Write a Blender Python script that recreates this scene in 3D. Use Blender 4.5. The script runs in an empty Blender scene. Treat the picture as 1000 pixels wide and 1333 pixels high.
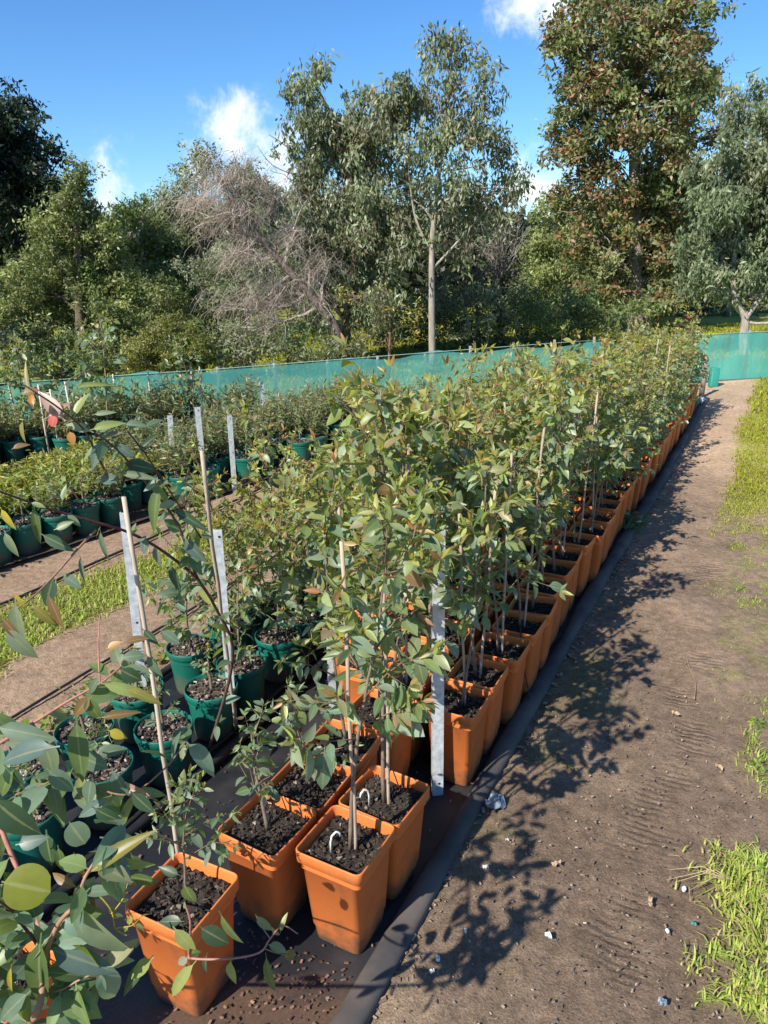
import bpy, math, random
import numpy as np
from mathutils import Vector, Matrix

random.seed(7)
rng = np.random.default_rng(11)
S = bpy.context.scene
COL = S.collection
rad = math.radians

# ------------------------------------------------------------------ camera
CAM_H, FPX, PITCH, ROLL = 1.70, 980.0, 19.0, 1.0
_p, _r = rad(PITCH), rad(ROLL)
FW = np.array([0, math.cos(_p), -math.sin(_p)])
_R0 = np.array([1.0, 0, 0]); _U0 = np.cross(_R0, FW)
RT = _R0 * math.cos(_r) - _U0 * math.sin(_r)
UP = _U0 * math.cos(_r) + _R0 * math.sin(_r)
EYE = np.array([0, 0, CAM_H])
cd = bpy.data.cameras.new('camera'); cam = bpy.data.objects.new('camera', cd); COL.objects.link(cam)
cd.sensor_fit = 'HORIZONTAL'; cd.sensor_width = 36; cd.lens = 36 * FPX / 1000
cd.clip_start = 0.05; cd.clip_end = 2000
cam.matrix_world = Matrix(((RT[0], UP[0], -FW[0], EYE[0]), (RT[1], UP[1], -FW[1], EYE[1]),
                           (RT[2], UP[2], -FW[2], EYE[2]), (0, 0, 0, 1)))
S.camera = cam

# ------------------------------------------------------------------ light and sky
SUN_EL, SHADOW_AZ = 41.0, 41.5          # shadows run about 41 degrees right of straight ahead
a, e = rad(SHADOW_AZ), rad(SUN_EL)
ldir = Vector((math.sin(a) * math.cos(e), math.cos(a) * math.cos(e), -math.sin(e)))
sd = bpy.data.lights.new('sun', 'SUN'); sd.energy = 5.0; sd.angle = rad(0.5); sd.color = (1.0, 0.94, 0.85)
sun = bpy.data.objects.new('sun', sd); COL.objects.link(sun)
sun.rotation_euler = ldir.to_track_quat('-Z', 'Y').to_euler(); sun.location = (-6, -6, 9)
w = bpy.data.worlds.new('World'); S.world = w; w.use_nodes = True
nt = w.node_tree; nt.nodes.clear()
def N(tree, t, **kw):
    n = tree.nodes.new(t)
    for k, v in kw.items(): setattr(n, k, v)
    return n
def LK(tree, a, b): tree.links.new(a, b)
sky = N(nt, 'ShaderNodeTexSky', sky_type='NISHITA', sun_disc=False, sun_elevation=e, sun_rotation=math.pi + a,
        air_density=1.0, dust_density=0.25, ozone_density=2.2)
hs = N(nt, 'ShaderNodeHueSaturation'); hs.inputs['Saturation'].default_value = 1.15; hs.inputs['Value'].default_value = .95
LK(nt, sky.outputs[0], hs.inputs['Color'])
bg = N(nt, 'ShaderNodeBackground'); bg.inputs[1].default_value = 0.108; 
tintn = N(nt, 'ShaderNodeMix', data_type='RGBA', blend_type='MULTIPLY'); tintn.inputs[0].default_value = 1; tintn.inputs[7].default_value = (.58, .84, 1.10, 1)
LK(nt, hs.outputs[0], tintn.inputs[6]); LK(nt, tintn.outputs[2], bg.inputs[0])
bc = N(nt, 'ShaderNodeBackground'); bc.inputs[0].default_value = (0.93, 0.97, 1, 1); bc.inputs[1].default_value = 0.8
tc = N(nt, 'ShaderNodeTexCoord')
nz = N(nt, 'ShaderNodeTexNoise'); nz.inputs['Scale'].default_value = 13; nz.inputs['Detail'].default_value = 9; nz.inputs['Roughness'].default_value = 0.64; nz.inputs['Distortion'].default_value = .35
LK(nt, tc.outputs['Generated'], nz.inputs['Vector'])
def skydir(px, py):
    d = FW * FPX + RT * (px - 500) - UP * (py - 666.5); return d / np.linalg.norm(d)
acc = None
for px, py, size, strg in ((272, 200, .06, .85), (300, 192, 0.085, 1.05), (335, 205, .07, .9), (362, 208, 0.075, 0.75), (118, 196, 0.075, 0.42), (148, 250, 0.05, 0.5), (705, 262, 0.075, 1.0), (725, 225, 0.05, 0.6),
                           (690, 8, 0.07, 0.75), (720, -15, 0.09, 0.8), (600, 300, 0.12, 0.6), (420, 320, 0.15, 0.6), (230, 330, 0.14, .5)):
    v = skydir(px, py)
    dist = N(nt, 'ShaderNodeVectorMath', operation='DISTANCE'); dist.inputs[1].default_value = v
    LK(nt, tc.outputs['Generated'], dist.inputs[0])
    mr = N(nt, 'ShaderNodeMapRange'); mr.inputs['From Min'].default_value = size; mr.inputs['From Max'].default_value = 0.0
    mr.inputs['To Min'].default_value = 0; mr.inputs['To Max'].default_value = strg; LK(nt, dist.outputs['Value'], mr.inputs['Value'])
    if acc is None: acc = mr.outputs[0]
    else:
        mx = N(nt, 'ShaderNodeMath', operation='MAXIMUM'); LK(nt, acc, mx.inputs[0]); LK(nt, mr.outputs[0], mx.inputs[1]); acc = mx.outputs[0]
ad = N(nt, 'ShaderNodeMath', operation='MULTIPLY_ADD'); LK(nt, nz.outputs[0], ad.inputs[0]); ad.inputs[1].default_value = 2.4; ad.inputs[2].default_value = -1.22
sm = N(nt, 'ShaderNodeMath', operation='ADD'); LK(nt, ad.outputs[0], sm.inputs[0]); LK(nt, acc, sm.inputs[1])
gate = N(nt, 'ShaderNodeMapRange', interpolation_type='SMOOTHSTEP'); gate.inputs['From Min'].default_value = 0.28; gate.inputs['From Max'].default_value = 0.98
LK(nt, sm.outputs[0], gate.inputs['Value'])
ml = N(nt, 'ShaderNodeMath', operation='MULTIPLY', use_clamp=True); LK(nt, gate.outputs[0], ml.inputs[0])
g2 = N(nt, 'ShaderNodeMapRange'); g2.inputs['From Max'].default_value = 0.25; LK(nt, acc, g2.inputs['Value']); LK(nt, g2.outputs[0], ml.inputs[1])
mixw = N(nt, 'ShaderNodeMixShader'); LK(nt, ml.outputs[0], mixw.inputs[0]); LK(nt, bg.outputs[0], mixw.inputs[1]); LK(nt, bc.outputs[0], mixw.inputs[2])
wo = N(nt, 'ShaderNodeOutputWorld'); LK(nt, mixw.outputs[0], wo.inputs[0])
S.view_settings.view_transform = 'Standard'; S.view_settings.look = 'None'
S.view_settings.exposure = 0.65; S.view_settings.gamma = 1
S.render.resolution_x = 768; S.render.resolution_y = 1024
S.render.engine = 'CYCLES'
S.cycles.max_bounces = 6; S.cycles.transparent_max_bounces = 12; S.cycles.use_denoising = True

# ------------------------------------------------------------------ geometry of the place
def ray(px, py): return FW * FPX + RT * (px - 500) - UP * (py - 666.5)
def gp(px, py, z=0.0):
    d = ray(px, py); return EYE + d * ((z - CAM_H) / d[2])
def wd(px, py, depth): return EYE + ray(px, py) * (depth / FPX)
def wy(px, py, Y):
    d = ray(px, py); return EYE + d * (Y / d[1])
ROW_U = np.array([0.46273807, 0.88649505, 0]); ROW_V = np.array([-0.88649505, 0.46273807, 0])
ROW_O = np.array([0.22502, 1.92402, 0])
def st(s, t, z=0.0): return ROW_O + ROW_U * s + ROW_V * t + np.array([0, 0, z])
def to_st(p): q = np.asarray(p) - ROW_O; return q @ ROW_U, q @ ROW_V
ROW_ANG = math.atan2(ROW_U[1], ROW_U[0])

# ------------------------------------------------------------------ noise
def vnoise(x, y, seed=0):
    x = np.asarray(x, float); y = np.asarray(y, float)
    xi = np.floor(x).astype(np.int64); yi = np.floor(y).astype(np.int64)
    fx = x - xi; fy = y - yi; fx = fx * fx * (3 - 2 * fx); fy = fy * fy * (3 - 2 * fy)
    def h(i, j):
        n = (i * 374761393 + j * 668265263 + seed * 1442695041) & 0x7fffffff
        n = ((n ^ (n >> 13)) * 1274126177) & 0x7fffffff
        n = n ^ (n >> 16)
        return (n & 0xffff) / 65535.0
    return (h(xi, yi) * (1 - fx) + h(xi + 1, yi) * fx) * (1 - fy) + (h(xi, yi + 1) * (1 - fx) + h(xi + 1, yi + 1) * fx) * fy
def fbm(x, y, oct=4, seed=0):
    v = 0; amp = 0.5; tot = 0
    for o in range(oct):
        v = v + amp * vnoise(x * 2 ** o, y * 2 ** o, seed + o * 17); tot += amp; amp *= 0.5
    return v / tot
def sstep(a, b, x):
    t = np.clip((x - a) / (b - a), 0, 1); return t * t * (3 - 2 * t)

# ------------------------------------------------------------------ mesh helpers
def raw_mesh(name, V, F, size, tint=None, mat=None, smooth=True):
    V = np.asarray(V, np.float32).reshape(-1, 3); F = np.asarray(F, np.int32).reshape(-1, size)
    me = bpy.data.meshes.new(name)
    me.vertices.add(len(V)); me.vertices.foreach_set('co', V.ravel())
    me.loops.add(F.size); me.loops.foreach_set('vertex_index', F.ravel())
    me.polygons.add(len(F)); me.polygons.foreach_set('loop_start', np.arange(0, F.size, size, dtype=np.int32))
    if smooth: me.polygons.foreach_set('use_smooth', np.ones(len(F), bool))
    if tint is not None:
        at = me.attributes.new('tint', 'FLOAT_COLOR', 'POINT')
        c = np.ones((len(V), 4), np.float32); tint = np.asarray(tint); c[:, :tint.shape[1]] = tint; at.data.foreach_set('color', c.ravel())
    me.update(calc_edges=True)
    if mat: me.materials.append(mat)
    return me
class MB:
    """collects quads and tris of one part"""
    def __init__(s): s.v = []; s.f = []; s.c = []
    def add(s, V, F, col=None):
        o = len(s.v); s.v.extend([tuple(map(float, p)) for p in V]); s.f.extend([tuple(i + o for i in f) for f in F])
        s.c.extend([tuple(col) if col is not None else (1, 1, 1)] * len(V))
    def tube(s, pts, radii, n=6, col=None, cap=True):
        pts = [np.asarray(p, float) for p in pts]
        if np.isscalar(radii): radii = [radii] * len(pts)
        V = []; F = []; ref = None
        for i, p in enumerate(pts):
            d = pts[min(i + 1, len(pts) - 1)] - pts[max(i - 1, 0)]; d = d / (np.linalg.norm(d) + 1e-9)
            if ref is None: ref = np.array([1.0, 0, 0]) if abs(d[0]) < .8 else np.array([0, 1.0, 0])
            x = ref - d * (ref @ d); x /= np.linalg.norm(x) + 1e-9; y = np.cross(d, x); ref = x
            for k in range(n):
                t = 2 * math.pi * k / n; V.append(p + (x * math.cos(t) + y * math.sin(t)) * radii[i])
        for i in range(len(pts) - 1):
            for k in range(n):
                F.append((i * n + k, i * n + (k + 1) % n, (i + 1) * n + (k + 1) % n, (i + 1) * n + k))
        if cap: F.append(tuple(range(n))[::-1]); F.append(tuple((len(pts) - 1) * n + k for k in range(n)))
        s.add(V, F, col)
    def box(s, c, half, M=None, col=None):
        V = []
        for z in (-1, 1):
            for x, y in ((-1, -1), (1, -1), (1, 1), (-1, 1)):
                q = np.array([x * half[0], y * half[1], z * half[2]])
                if M is not None: q = M @ q
                V.append(np.asarray(c) + q)
        s.add(V, [(3, 2, 1, 0), (4, 5, 6, 7), (0, 1, 5, 4), (1, 2, 6, 5), (2, 3, 7, 6), (3, 0, 4, 7)], col)
    def mesh(s, name, mat, smooth=True):
        me = bpy.data.meshes.new(name); me.from_pydata(s.v, [], s.f)
        at = me.attributes.new('tint', 'FLOAT_COLOR', 'POINT')
        c = np.ones((len(s.v), 4), np.float32); c[:, :3] = np.array(s.c).reshape(-1, 3); at.data.foreach_set('color', c.ravel())
        if smooth: me.polygons.foreach_set('use_smooth', np.ones(len(s.f), bool))
        me.update(); me.materials.append(mat); return me
def ob(name, me, parent=None, loc=(0, 0, 0), rz=0.0):
    o = bpy.data.objects.new(name, me); COL.objects.link(o); o.location = loc; o.rotation_euler = (0, 0, rz)
    if parent is not None: o.parent = parent
    return o
def tag(o, label, cat, group=None):
    if len(label.split()) > 16: print('LONG', label)
    o['label'] = label; o['category'] = cat
    if group: o['group'] = group
    return o
def thing(name, label, cat, loc=(0, 0, 0), rz=0.0, group=None):
    return tag(ob(name, None, None, tuple(float(q) for q in loc), rz), label, cat, group)
def kind(o, k): o['kind'] = k; return o

# ------------------------------------------------------------------ materials
def newmat(name):
    m = bpy.data.materials.new(name); m.use_nodes = True; t = m.node_tree; t.nodes.clear()
    return m, t, N(t, 'ShaderNodeOutputMaterial')
def pb(t, col=(.5, .5, .5), rough=.6, spec=.5, metal=0):
    b = N(t, 'ShaderNodeBsdfPrincipled'); b.inputs['Base Color'].default_value = (*col, 1); b.inputs['Roughness'].default_value = rough
    b.inputs['Specular IOR Level'].default_value = spec; b.inputs['Metallic'].default_value = metal; return b
def noise_node(t, scale, detail=4, coord='Object', rough=.55):
    c = N(t, 'ShaderNodeTexCoord'); n = N(t, 'ShaderNodeTexNoise'); n.inputs['Scale'].default_value = scale
    n.inputs['Detail'].default_value = detail; n.inputs['Roughness'].default_value = rough; LK(t, c.outputs[coord], n.inputs['Vector']); return n
def mixc(t, fac, c1, c2, mode='MIX'):
    m = N(t, 'ShaderNodeMix', data_type='RGBA', blend_type=mode)
    for sock, v in ((m.inputs[0], fac), (m.inputs[6], c1), (m.inputs[7], c2)):
        if hasattr(v, 'is_linked'): LK(t, v, sock)
        elif isinstance(v, (int, float)): sock.default_value = v
        else: sock.default_value = (*v, 1)
    return m.outputs[2]
def ramp(t, src, lo, hi):
    m = N(t, 'ShaderNodeMapRange'); m.inputs['From Min'].default_value = lo; m.inputs['From Max'].default_value = hi; LK(t, src, m.inputs['Value']); return m.outputs[0]
def bump(t, src, b, strength=.4, dist=.01):
    n = N(t, 'ShaderNodeBump'); n.inputs['Strength'].default_value = strength; n.inputs['Distance'].default_value = dist
    LK(t, src, n.inputs['Height']); LK(t, n.outputs[0], b.inputs['Normal'])
def leaf_mat(name, trans=.3, rough=.42, spec=.55, back=1.25, tc=(1.25, 1.2, .45)):
    m, t, out = newmat(name)
    at = N(t, 'ShaderNodeAttribute', attribute_name='tint')
    oi = N(t, 'ShaderNodeObjectInfo')
    var = N(t, 'ShaderNodeHueSaturation'); LK(t, at.outputs['Color'], var.inputs['Color'])
    hm = N(t, 'ShaderNodeMapRange'); hm.inputs['To Min'].default_value = .485; hm.inputs['To Max'].default_value = .512; LK(t, oi.outputs['Random'], hm.inputs['Value']); LK(t, hm.outputs[0], var.inputs['Hue'])
    n = noise_node(t, 60, 3); vm = N(t, 'ShaderNodeMapRange'); vm.inputs['To Min'].default_value = .8; vm.inputs['To Max'].default_value = 1.2; LK(t, n.outputs[0], vm.inputs['Value']); LK(t, vm.outputs[0], var.inputs['Value'])
    geo = N(t, 'ShaderNodeNewGeometry')
    rib = N(t, 'ShaderNodeMapRange'); rib.inputs['From Min'].default_value = .06; rib.inputs['From Max'].default_value = .13; rib.inputs['To Min'].default_value = .42; rib.inputs['To Max'].default_value = 0; LK(t, at.outputs['Alpha'], rib.inputs['Value'])
    ns = noise_node(t, 210, 2); spots = ramp(t, ns.outputs[0], .70, .78); nb_ = noise_node(t, 22, 3)
    lc = mixc(t, rib.outputs[0], var.outputs[0], (.36, .36, .17)); sf = N(t, 'ShaderNodeMath', operation='MULTIPLY'); LK(t, spots, sf.inputs[0]); LK(t, ramp(t, nb_.outputs[0], .48, .66), sf.inputs[1]); lc = mixc(t, sf.outputs[0], lc, (.22, .12, .06))
    bk = mixc(t, 1.0, lc, (back, back, back * .98), 'MULTIPLY')
    c = mixc(t, geo.outputs['Backfacing'], lc, bk)
    b = pb(t, rough=rough, spec=spec); LK(t, c, b.inputs['Base Color'])
    tr = N(t, 'ShaderNodeBsdfTranslucent'); LK(t, mixc(t, 1.0, lc, tc, 'MULTIPLY'), tr.inputs['Color'])
    mx = N(t, 'ShaderNodeMixShader'); mx.inputs[0].default_value = trans
    LK(t, b.outputs[0], mx.inputs[1]); LK(t, tr.outputs[0], mx.inputs[2]); LK(t, mx.outputs[0], out.inputs[0]); return m
def tint_mat(name, rough=.8, spec=.3, nscale=40, amp=.35, bstr=.3, bdist=.005, stretch=None):
    m, t, out = newmat(name)
    at = N(t, 'ShaderNodeAttribute', attribute_name='tint'); n = noise_node(t, nscale, 5)
    if stretch:
        mp = N(t, 'ShaderNodeMapping'); mp.inputs['Scale'].default_value = stretch
        c0 = N(t, 'ShaderNodeTexCoord'); LK(t, c0.outputs['Object'], mp.inputs[0]); LK(t, mp.outputs[0], n.inputs['Vector'])
    f = N(t, 'ShaderNodeMapRange'); f.inputs['From Min'].default_value = .25; f.inputs['From Max'].default_value = .75
    f.inputs['To Min'].default_value = 1 - amp; f.inputs['To Max'].default_value = 1 + amp; LK(t, n.outputs[0], f.inputs['Value'])
    vm = N(t, 'ShaderNodeVectorMath', operation='SCALE'); LK(t, at.outputs['Color'], vm.inputs[0]); LK(t, f.outputs[0], vm.inputs['Scale'])
    b = pb(t, rough=rough, spec=spec); LK(t, vm.outputs[0], b.inputs['Base Color']); bump(t, n.outputs[0], b, bstr, bdist)
    LK(t, b.outputs[0], out.inputs[0]); return m
def plastic_mat(name, col, dirt=(.12, .08, .05), rough=.42):
    m, t, out = newmat(name)
    oi = N(t, 'ShaderNodeObjectInfo')
    hsv = N(t, 'ShaderNodeHueSaturation'); hsv.inputs['Color'].default_value = (*col, 1)
    r1 = N(t, 'ShaderNodeMapRange'); r1.inputs['To Min'].default_value = .82; r1.inputs['To Max'].default_value = 1.12; LK(t, oi.outputs['Random'], r1.inputs['Value']); LK(t, r1.outputs[0], hsv.inputs['Value'])
    n = noise_node(t, 14, 6); n2 = noise_node(t, 150, 3)
    c = N(t, 'ShaderNodeTexCoord'); sp = N(t, 'ShaderNodeSeparateXYZ'); LK(t, c.outputs['Object'], sp.inputs[0])
    low = N(t, 'ShaderNodeMapRange'); low.inputs['From Min'].default_value = .13; low.inputs['From Max'].default_value = 0; low.inputs['To Max'].default_value = .42; LK(t, sp.outputs['Z'], low.inputs['Value'])
    s = N(t, 'ShaderNodeMath', operation='ADD'); LK(t, n.outputs[0], s.inputs[0]); LK(t, low.outputs[0], s.inputs[1])
    fac = ramp(t, s.outputs[0], .58, .98)
    cc = mixc(t, fac, hsv.outputs[0], dirt); cc = mixc(t, ramp(t, n2.outputs[0], .62, .85), cc, tuple(min(1, q * 1.25 + .05) for q in col))
    b = pb(t, rough=rough, spec=.4); LK(t, cc, b.inputs['Base Color'])
    rr = N(t, 'ShaderNodeMapRange'); rr.inputs['To Min'].default_value = rough - .06; rr.inputs['To Max'].default_value = rough + .3; LK(t, n.outputs[0], rr.inputs['Value']); LK(t, rr.outputs[0], b.inputs['Roughness'])
    bump(t, n2.outputs[0], b, .12, .001); LK(t, b.outputs[0], out.inputs[0]); return m
M = {}
M['leaf'] = leaf_mat('eucalyptus_leaf', trans=.40, tc=(1.6, 1.6, .45))
M['treeleaf'] = leaf_mat('tree_leaf', trans=.30, rough=.48, spec=.5, back=1.1, tc=(1.35, 1.35, .6))
M['grass'] = leaf_mat('grass_blade', trans=.35, rough=.55, spec=.3, back=1.0, tc=(1.2, 1.25, .5))
M['bark'] = tint_mat('bark', .85, .25, 30, .4, .5, .01, (1, 1, .2))
M['twig'] = tint_mat('twig', .6, .35, 80, .3, .2, .002)
M['soil'] = tint_mat('potting_mix', .95, .2, 160, .55, .8, .004)
def dirt_mat():
    m, t, out = newmat('dirt'); at = N(t, 'ShaderNodeAttribute', attribute_name='tint'); n = noise_node(t, 26, 8, rough=.68); n2 = noise_node(t, 160, 5, rough=.65)
    f = N(t, 'ShaderNodeMapRange'); f.inputs['From Min'].default_value = .3; f.inputs['From Max'].default_value = .7; f.inputs['To Min'].default_value = .66; f.inputs['To Max'].default_value = 1.36; LK(t, n.outputs[0], f.inputs['Value'])
    f2 = N(t, 'ShaderNodeMapRange'); f2.inputs['From Min'].default_value = .3; f2.inputs['From Max'].default_value = .7; f2.inputs['To Min'].default_value = .6; f2.inputs['To Max'].default_value = 1.4; LK(t, n2.outputs[0], f2.inputs['Value'])
    mm = N(t, 'ShaderNodeMath', operation='MULTIPLY'); LK(t, f.outputs[0], mm.inputs[0]); LK(t, f2.outputs[0], mm.inputs[1])
    vm = N(t, 'ShaderNodeVectorMath', operation='SCALE'); LK(t, at.outputs['Color'], vm.inputs[0]); LK(t, mm.outputs[0], vm.inputs['Scale'])
    vo = N(t, 'ShaderNodeTexVoronoi'); vo.inputs['Scale'].default_value = 120; c0 = N(t, 'ShaderNodeTexCoord'); LK(t, c0.outputs['Object'], vo.inputs['Vector'])
    st_ = ramp(t, vo.outputs['Distance'], .22, .12); sel = N(t, 'ShaderNodeSeparateColor'); LK(t, vo.outputs['Color'], sel.inputs[0]); sg = N(t, 'ShaderNodeMath', operation='MULTIPLY', use_clamp=True); LK(t, st_, sg.inputs[0]); LK(t, ramp(t, sel.outputs[0], .8, .9), sg.inputs[1])
    col = mixc(t, sg.outputs[0], vm.outputs[0], (.36, .27, .19))
    b = pb(t, rough=.95, spec=.2); LK(t, col, b.inputs['Base Color'])
    # tyre lugs pressed into the track: ridges across the driving direction, broken by noise
    mp = N(t, 'ShaderNodeMapping'); mp.inputs['Rotation'].default_value[2] = -ROW_ANG; LK(t, c0.outputs['Object'], mp.inputs[0])
    sx = N(t, 'ShaderNodeSeparateXYZ'); LK(t, mp.outputs[0], sx.inputs[0])
    ph = N(t, 'ShaderNodeMath', operation='MULTIPLY'); LK(t, sx.outputs['X'], ph.inputs[0]); ph.inputs[1].default_value = 2 * math.pi / .027
    ph2 = N(t, 'ShaderNodeMath', operation='MULTIPLY_ADD'); LK(t, n.outputs[0], ph2.inputs[0]); ph2.inputs[1].default_value = 7.0; LK(t, ph.outputs[0], ph2.inputs[2])
    sn = N(t, 'ShaderNodeMath', operation='SINE'); LK(t, ph2.outputs[0], sn.inputs[0])
    lg = N(t, 'ShaderNodeMath', operation='MULTIPLY'); LK(t, sn.outputs[0], lg.inputs[0]); LK(t, at.outputs['Alpha'], lg.inputs[1])
    h1 = N(t, 'ShaderNodeMath', operation='MULTIPLY_ADD'); LK(t, lg.outputs[0], h1.inputs[0]); h1.inputs[1].default_value = .30; LK(t, n.outputs[0], h1.inputs[2])
    h2 = N(t, 'ShaderNodeMath', operation='MULTIPLY_ADD'); LK(t, n2.outputs[0], h2.inputs[0]); h2.inputs[1].default_value = .55; LK(t, h1.outputs[0], h2.inputs[2])
    h3 = N(t, 'ShaderNodeMath', operation='MULTIPLY_ADD'); LK(t, sg.outputs[0], h3.inputs[0]); h3.inputs[1].default_value = .25; LK(t, h2.outputs[0], h3.inputs[2])
    bump(t, h3.outputs[0], b, .9, .009); LK(t, b.outputs[0], out.inputs[0]); return m
M['dirt'] = dirt_mat()
M['scrap'] = tint_mat('litter', .7, .3, 60, .15, .2, .002)
M['orange'] = plastic_mat('orange_plastic', (.66, .18, .042))
M['green'] = plastic_mat('green_plastic', (.008, .13, .09), rough=.36)
M['wood'] = tint_mat('weathered_wood', .8, .3, 60, .3, .4, .003, (1, 1, .12))
def steel():
    m, t, out = newmat('galvanised_steel'); n = noise_node(t, 45, 5); n2 = noise_node(t, 9, 4)
    c = mixc(t, ramp(t, n.outputs[0], .35, .68), (.46, .50, .52), (.74, .77, .78)); c = mixc(t, ramp(t, n2.outputs[0], .6, .75), c, (.3, .27, .23))
    b = pb(t, rough=.42, metal=.3); LK(t, c, b.inputs['Base Color']); bump(t, n.outputs[0], b, .15, .001); LK(t, b.outputs[0], out.inputs[0]); return m
M['steel'] = steel()
def blackplastic(name, weave):
    m, t, out = newmat(name); n = noise_node(t, 5, 5)
    c = mixc(t, ramp(t, n.outputs[0], .45, .8), (.014, .015, .018), (.055, .05, .048)) if weave or name == 'black_pipe' else mixc(t, ramp(t, n.outputs[0], .35, .75), (.045, .045, .046), (.14, .115, .095))
    if weave:
        at = N(t, 'ShaderNodeAttribute', attribute_name='tint'); nd = noise_node(t, 11, 7, rough=.7); ds = N(t, 'ShaderNodeMath', operation='ADD'); LK(t, nd.outputs[0], ds.inputs[0]); LK(t, at.outputs['Alpha'], ds.inputs[1])
        nd2 = noise_node(t, 140, 4); c = mixc(t, ramp(t, ds.outputs[0], .88, 1.25), c, mixc(t, nd2.outputs[0], (.04, .026, .018), (.15, .092, .06)))
    b = pb(t, rough=.78 if name == 'folded_mat_edge' else .5, spec=.3 if name == 'folded_mat_edge' else .45); LK(t, c, b.inputs['Base Color'])
    if weave:
        c0 = N(t, 'ShaderNodeTexCoord'); mp = N(t, 'ShaderNodeMapping'); mp.inputs['Rotation'].default_value[2] = -ROW_ANG; LK(t, c0.outputs['Object'], mp.inputs[0])
        wv = N(t, 'ShaderNodeTexWave'); wv.inputs['Scale'].default_value = 95; LK(t, mp.outputs[0], wv.inputs[0])
        wv2 = N(t, 'ShaderNodeTexWave', bands_direction='Y'); wv2.inputs['Scale'].default_value = 95; LK(t, mp.outputs[0], wv2.inputs[0])
        a_ = N(t, 'ShaderNodeMath', operation='ADD'); LK(t, wv.outputs[1], a_.inputs[0]); LK(t, wv2.outputs[1], a_.inputs[1]); bump(t, a_.outputs[0], b, .3, .0015)
    else: bump(t, n.outputs[0], b, .2, .004)
    LK(t, b.outputs[0], out.inputs[0]); return m
M['mat'] = blackplastic('woven_mat', True); M['pipe'] = blackplastic('black_pipe', False); M['edge'] = blackplastic('folded_mat_edge', False)
def cloth():
    m, t, out = newmat('shade_cloth'); n = noise_node(t, 7, 5); c0 = N(t, 'ShaderNodeTexCoord')
    c = mixc(t, ramp(t, n.outputs[0], .3, .7), (.10, .58, .48), (.27, .76, .66))
    mp = N(t, 'ShaderNodeMapping'); mp.inputs['Scale'].default_value = (3.2, 3.2, .35); LK(t, c0.outputs['Object'], mp.inputs[0]); LK(t, mp.outputs[0], n.inputs['Vector'])
    d = pb(t, rough=.7, spec=.3); LK(t, c, d.inputs['Base Color'])
    tl = N(t, 'ShaderNodeBsdfTranslucent'); LK(t, c, tl.inputs['Color']); m1 = N(t, 'ShaderNodeMixShader'); m1.inputs[0].default_value = .4
    LK(t, d.outputs[0], m1.inputs[1]); LK(t, tl.outputs[0], m1.inputs[2])
    tr = N(t, 'ShaderNodeBsdfTransparent'); m2 = N(t, 'ShaderNodeMixShader')
    f = N(t, 'ShaderNodeMapRange'); f.inputs['From Min'].default_value = .3; f.inputs['From Max'].default_value = .7; f.inputs['To Min'].default_value = .12; f.inputs['To Max'].default_value = .5; LK(t, n.outputs[0], f.inputs['Value']); LK(t, f.outputs[0], m2.inputs[0])
    LK(t, m1.outputs[0], m2.inputs[1]); LK(t, tr.outputs[0], m2.inputs[2]); LK(t, m2.outputs[0], out.inputs[0]); return m
M['cloth'] = cloth()
def simple(name, col, rough=.6):
    m, t, out = newmat(name); n = noise_node(t, 30, 4); c = mixc(t, n.outputs[0], tuple(q * .75 for q in col), tuple(min(1, q * 1.15) for q in col))
    b = pb(t, rough=rough); LK(t, c, b.inputs['Base Color']); LK(t, b.outputs[0], out.inputs[0]); return m
M['white'] = simple('white_plastic', (.75, .76, .74)); M['bluegrey'] = simple('blue_grey_plastic', (.2, .25, .3)); M['tealp'] = simple('teal_plastic', (.02, .22, .17))

# ------------------------------------------------------------------ fence line (left to right, on the ground)
FENCE = [gp(x, y, .60) * np.array([1, 1, 0]) for x, y in ((-330, 522), (-150, 509), (0, 498), (130, 489), (270, 480), (450, 466), (580, 456), (700, 447), (800, 440))]
def fence_y(x):
    return float(np.interp(x, [p[0] for p in FENCE], [p[1] for p in FENCE]))

# ------------------------------------------------------------------ ground, one sheet
def axis(parts):
    out = []
    for a_, b_, stp in parts: out.extend(np.arange(a_, b_, stp))
    return np.array(out)
gx = np.concatenate([-np.geomspace(400, 9, 26), axis([(-8.5, -2, .07), (-2, -.6, .035), (-.6, 2.4, .016), (2.4, 9, .07)]), np.geomspace(9, 400, 26)])
gy = np.concatenate([[-300, -60, -12, -4, -1.5, 0.0, .4], axis([(.7, 3.6, .016), (3.6, 6, .035), (6, 14, .08)]), np.geomspace(14, 900, 34)])
GX, GY = np.meshgrid(gx, gy)
qx, qy = GX - ROW_O[0], GY - ROW_O[1]
GS = qx * ROW_U[0] + qy * ROW_U[1]; GT = qx * ROW_V[0] + qy * ROW_V[1]
def tufts(px_list):
    return [(gp(x, y)[0], gp(x, y)[1], r) for x, y, r in px_list]
TUFT = tufts([(968, 1150, .07), (955, 1120, .04), (990, 1125, .07), (985, 1185, .07), (1000, 1235, .09), (975, 1215, .05), (945, 1250, .04), (902, 1255, .02), (1000, 1300, .07), (960, 1290, .04), (930, 1310, .03), (905, 1325, .03), (1020, 1150, .1)])
FLAT = tufts([(985, 945, .12), (1000, 935, .1), (990, 1000, .1), (1000, 1020, .1), (945, 885, .07), (1000, 870, .1), (980, 830, .12), (960, 770, .15), (990, 790, .15), (955, 690, .2), (985, 720, .2), (1000, 750, .25), (960, 840, .08)])
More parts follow.
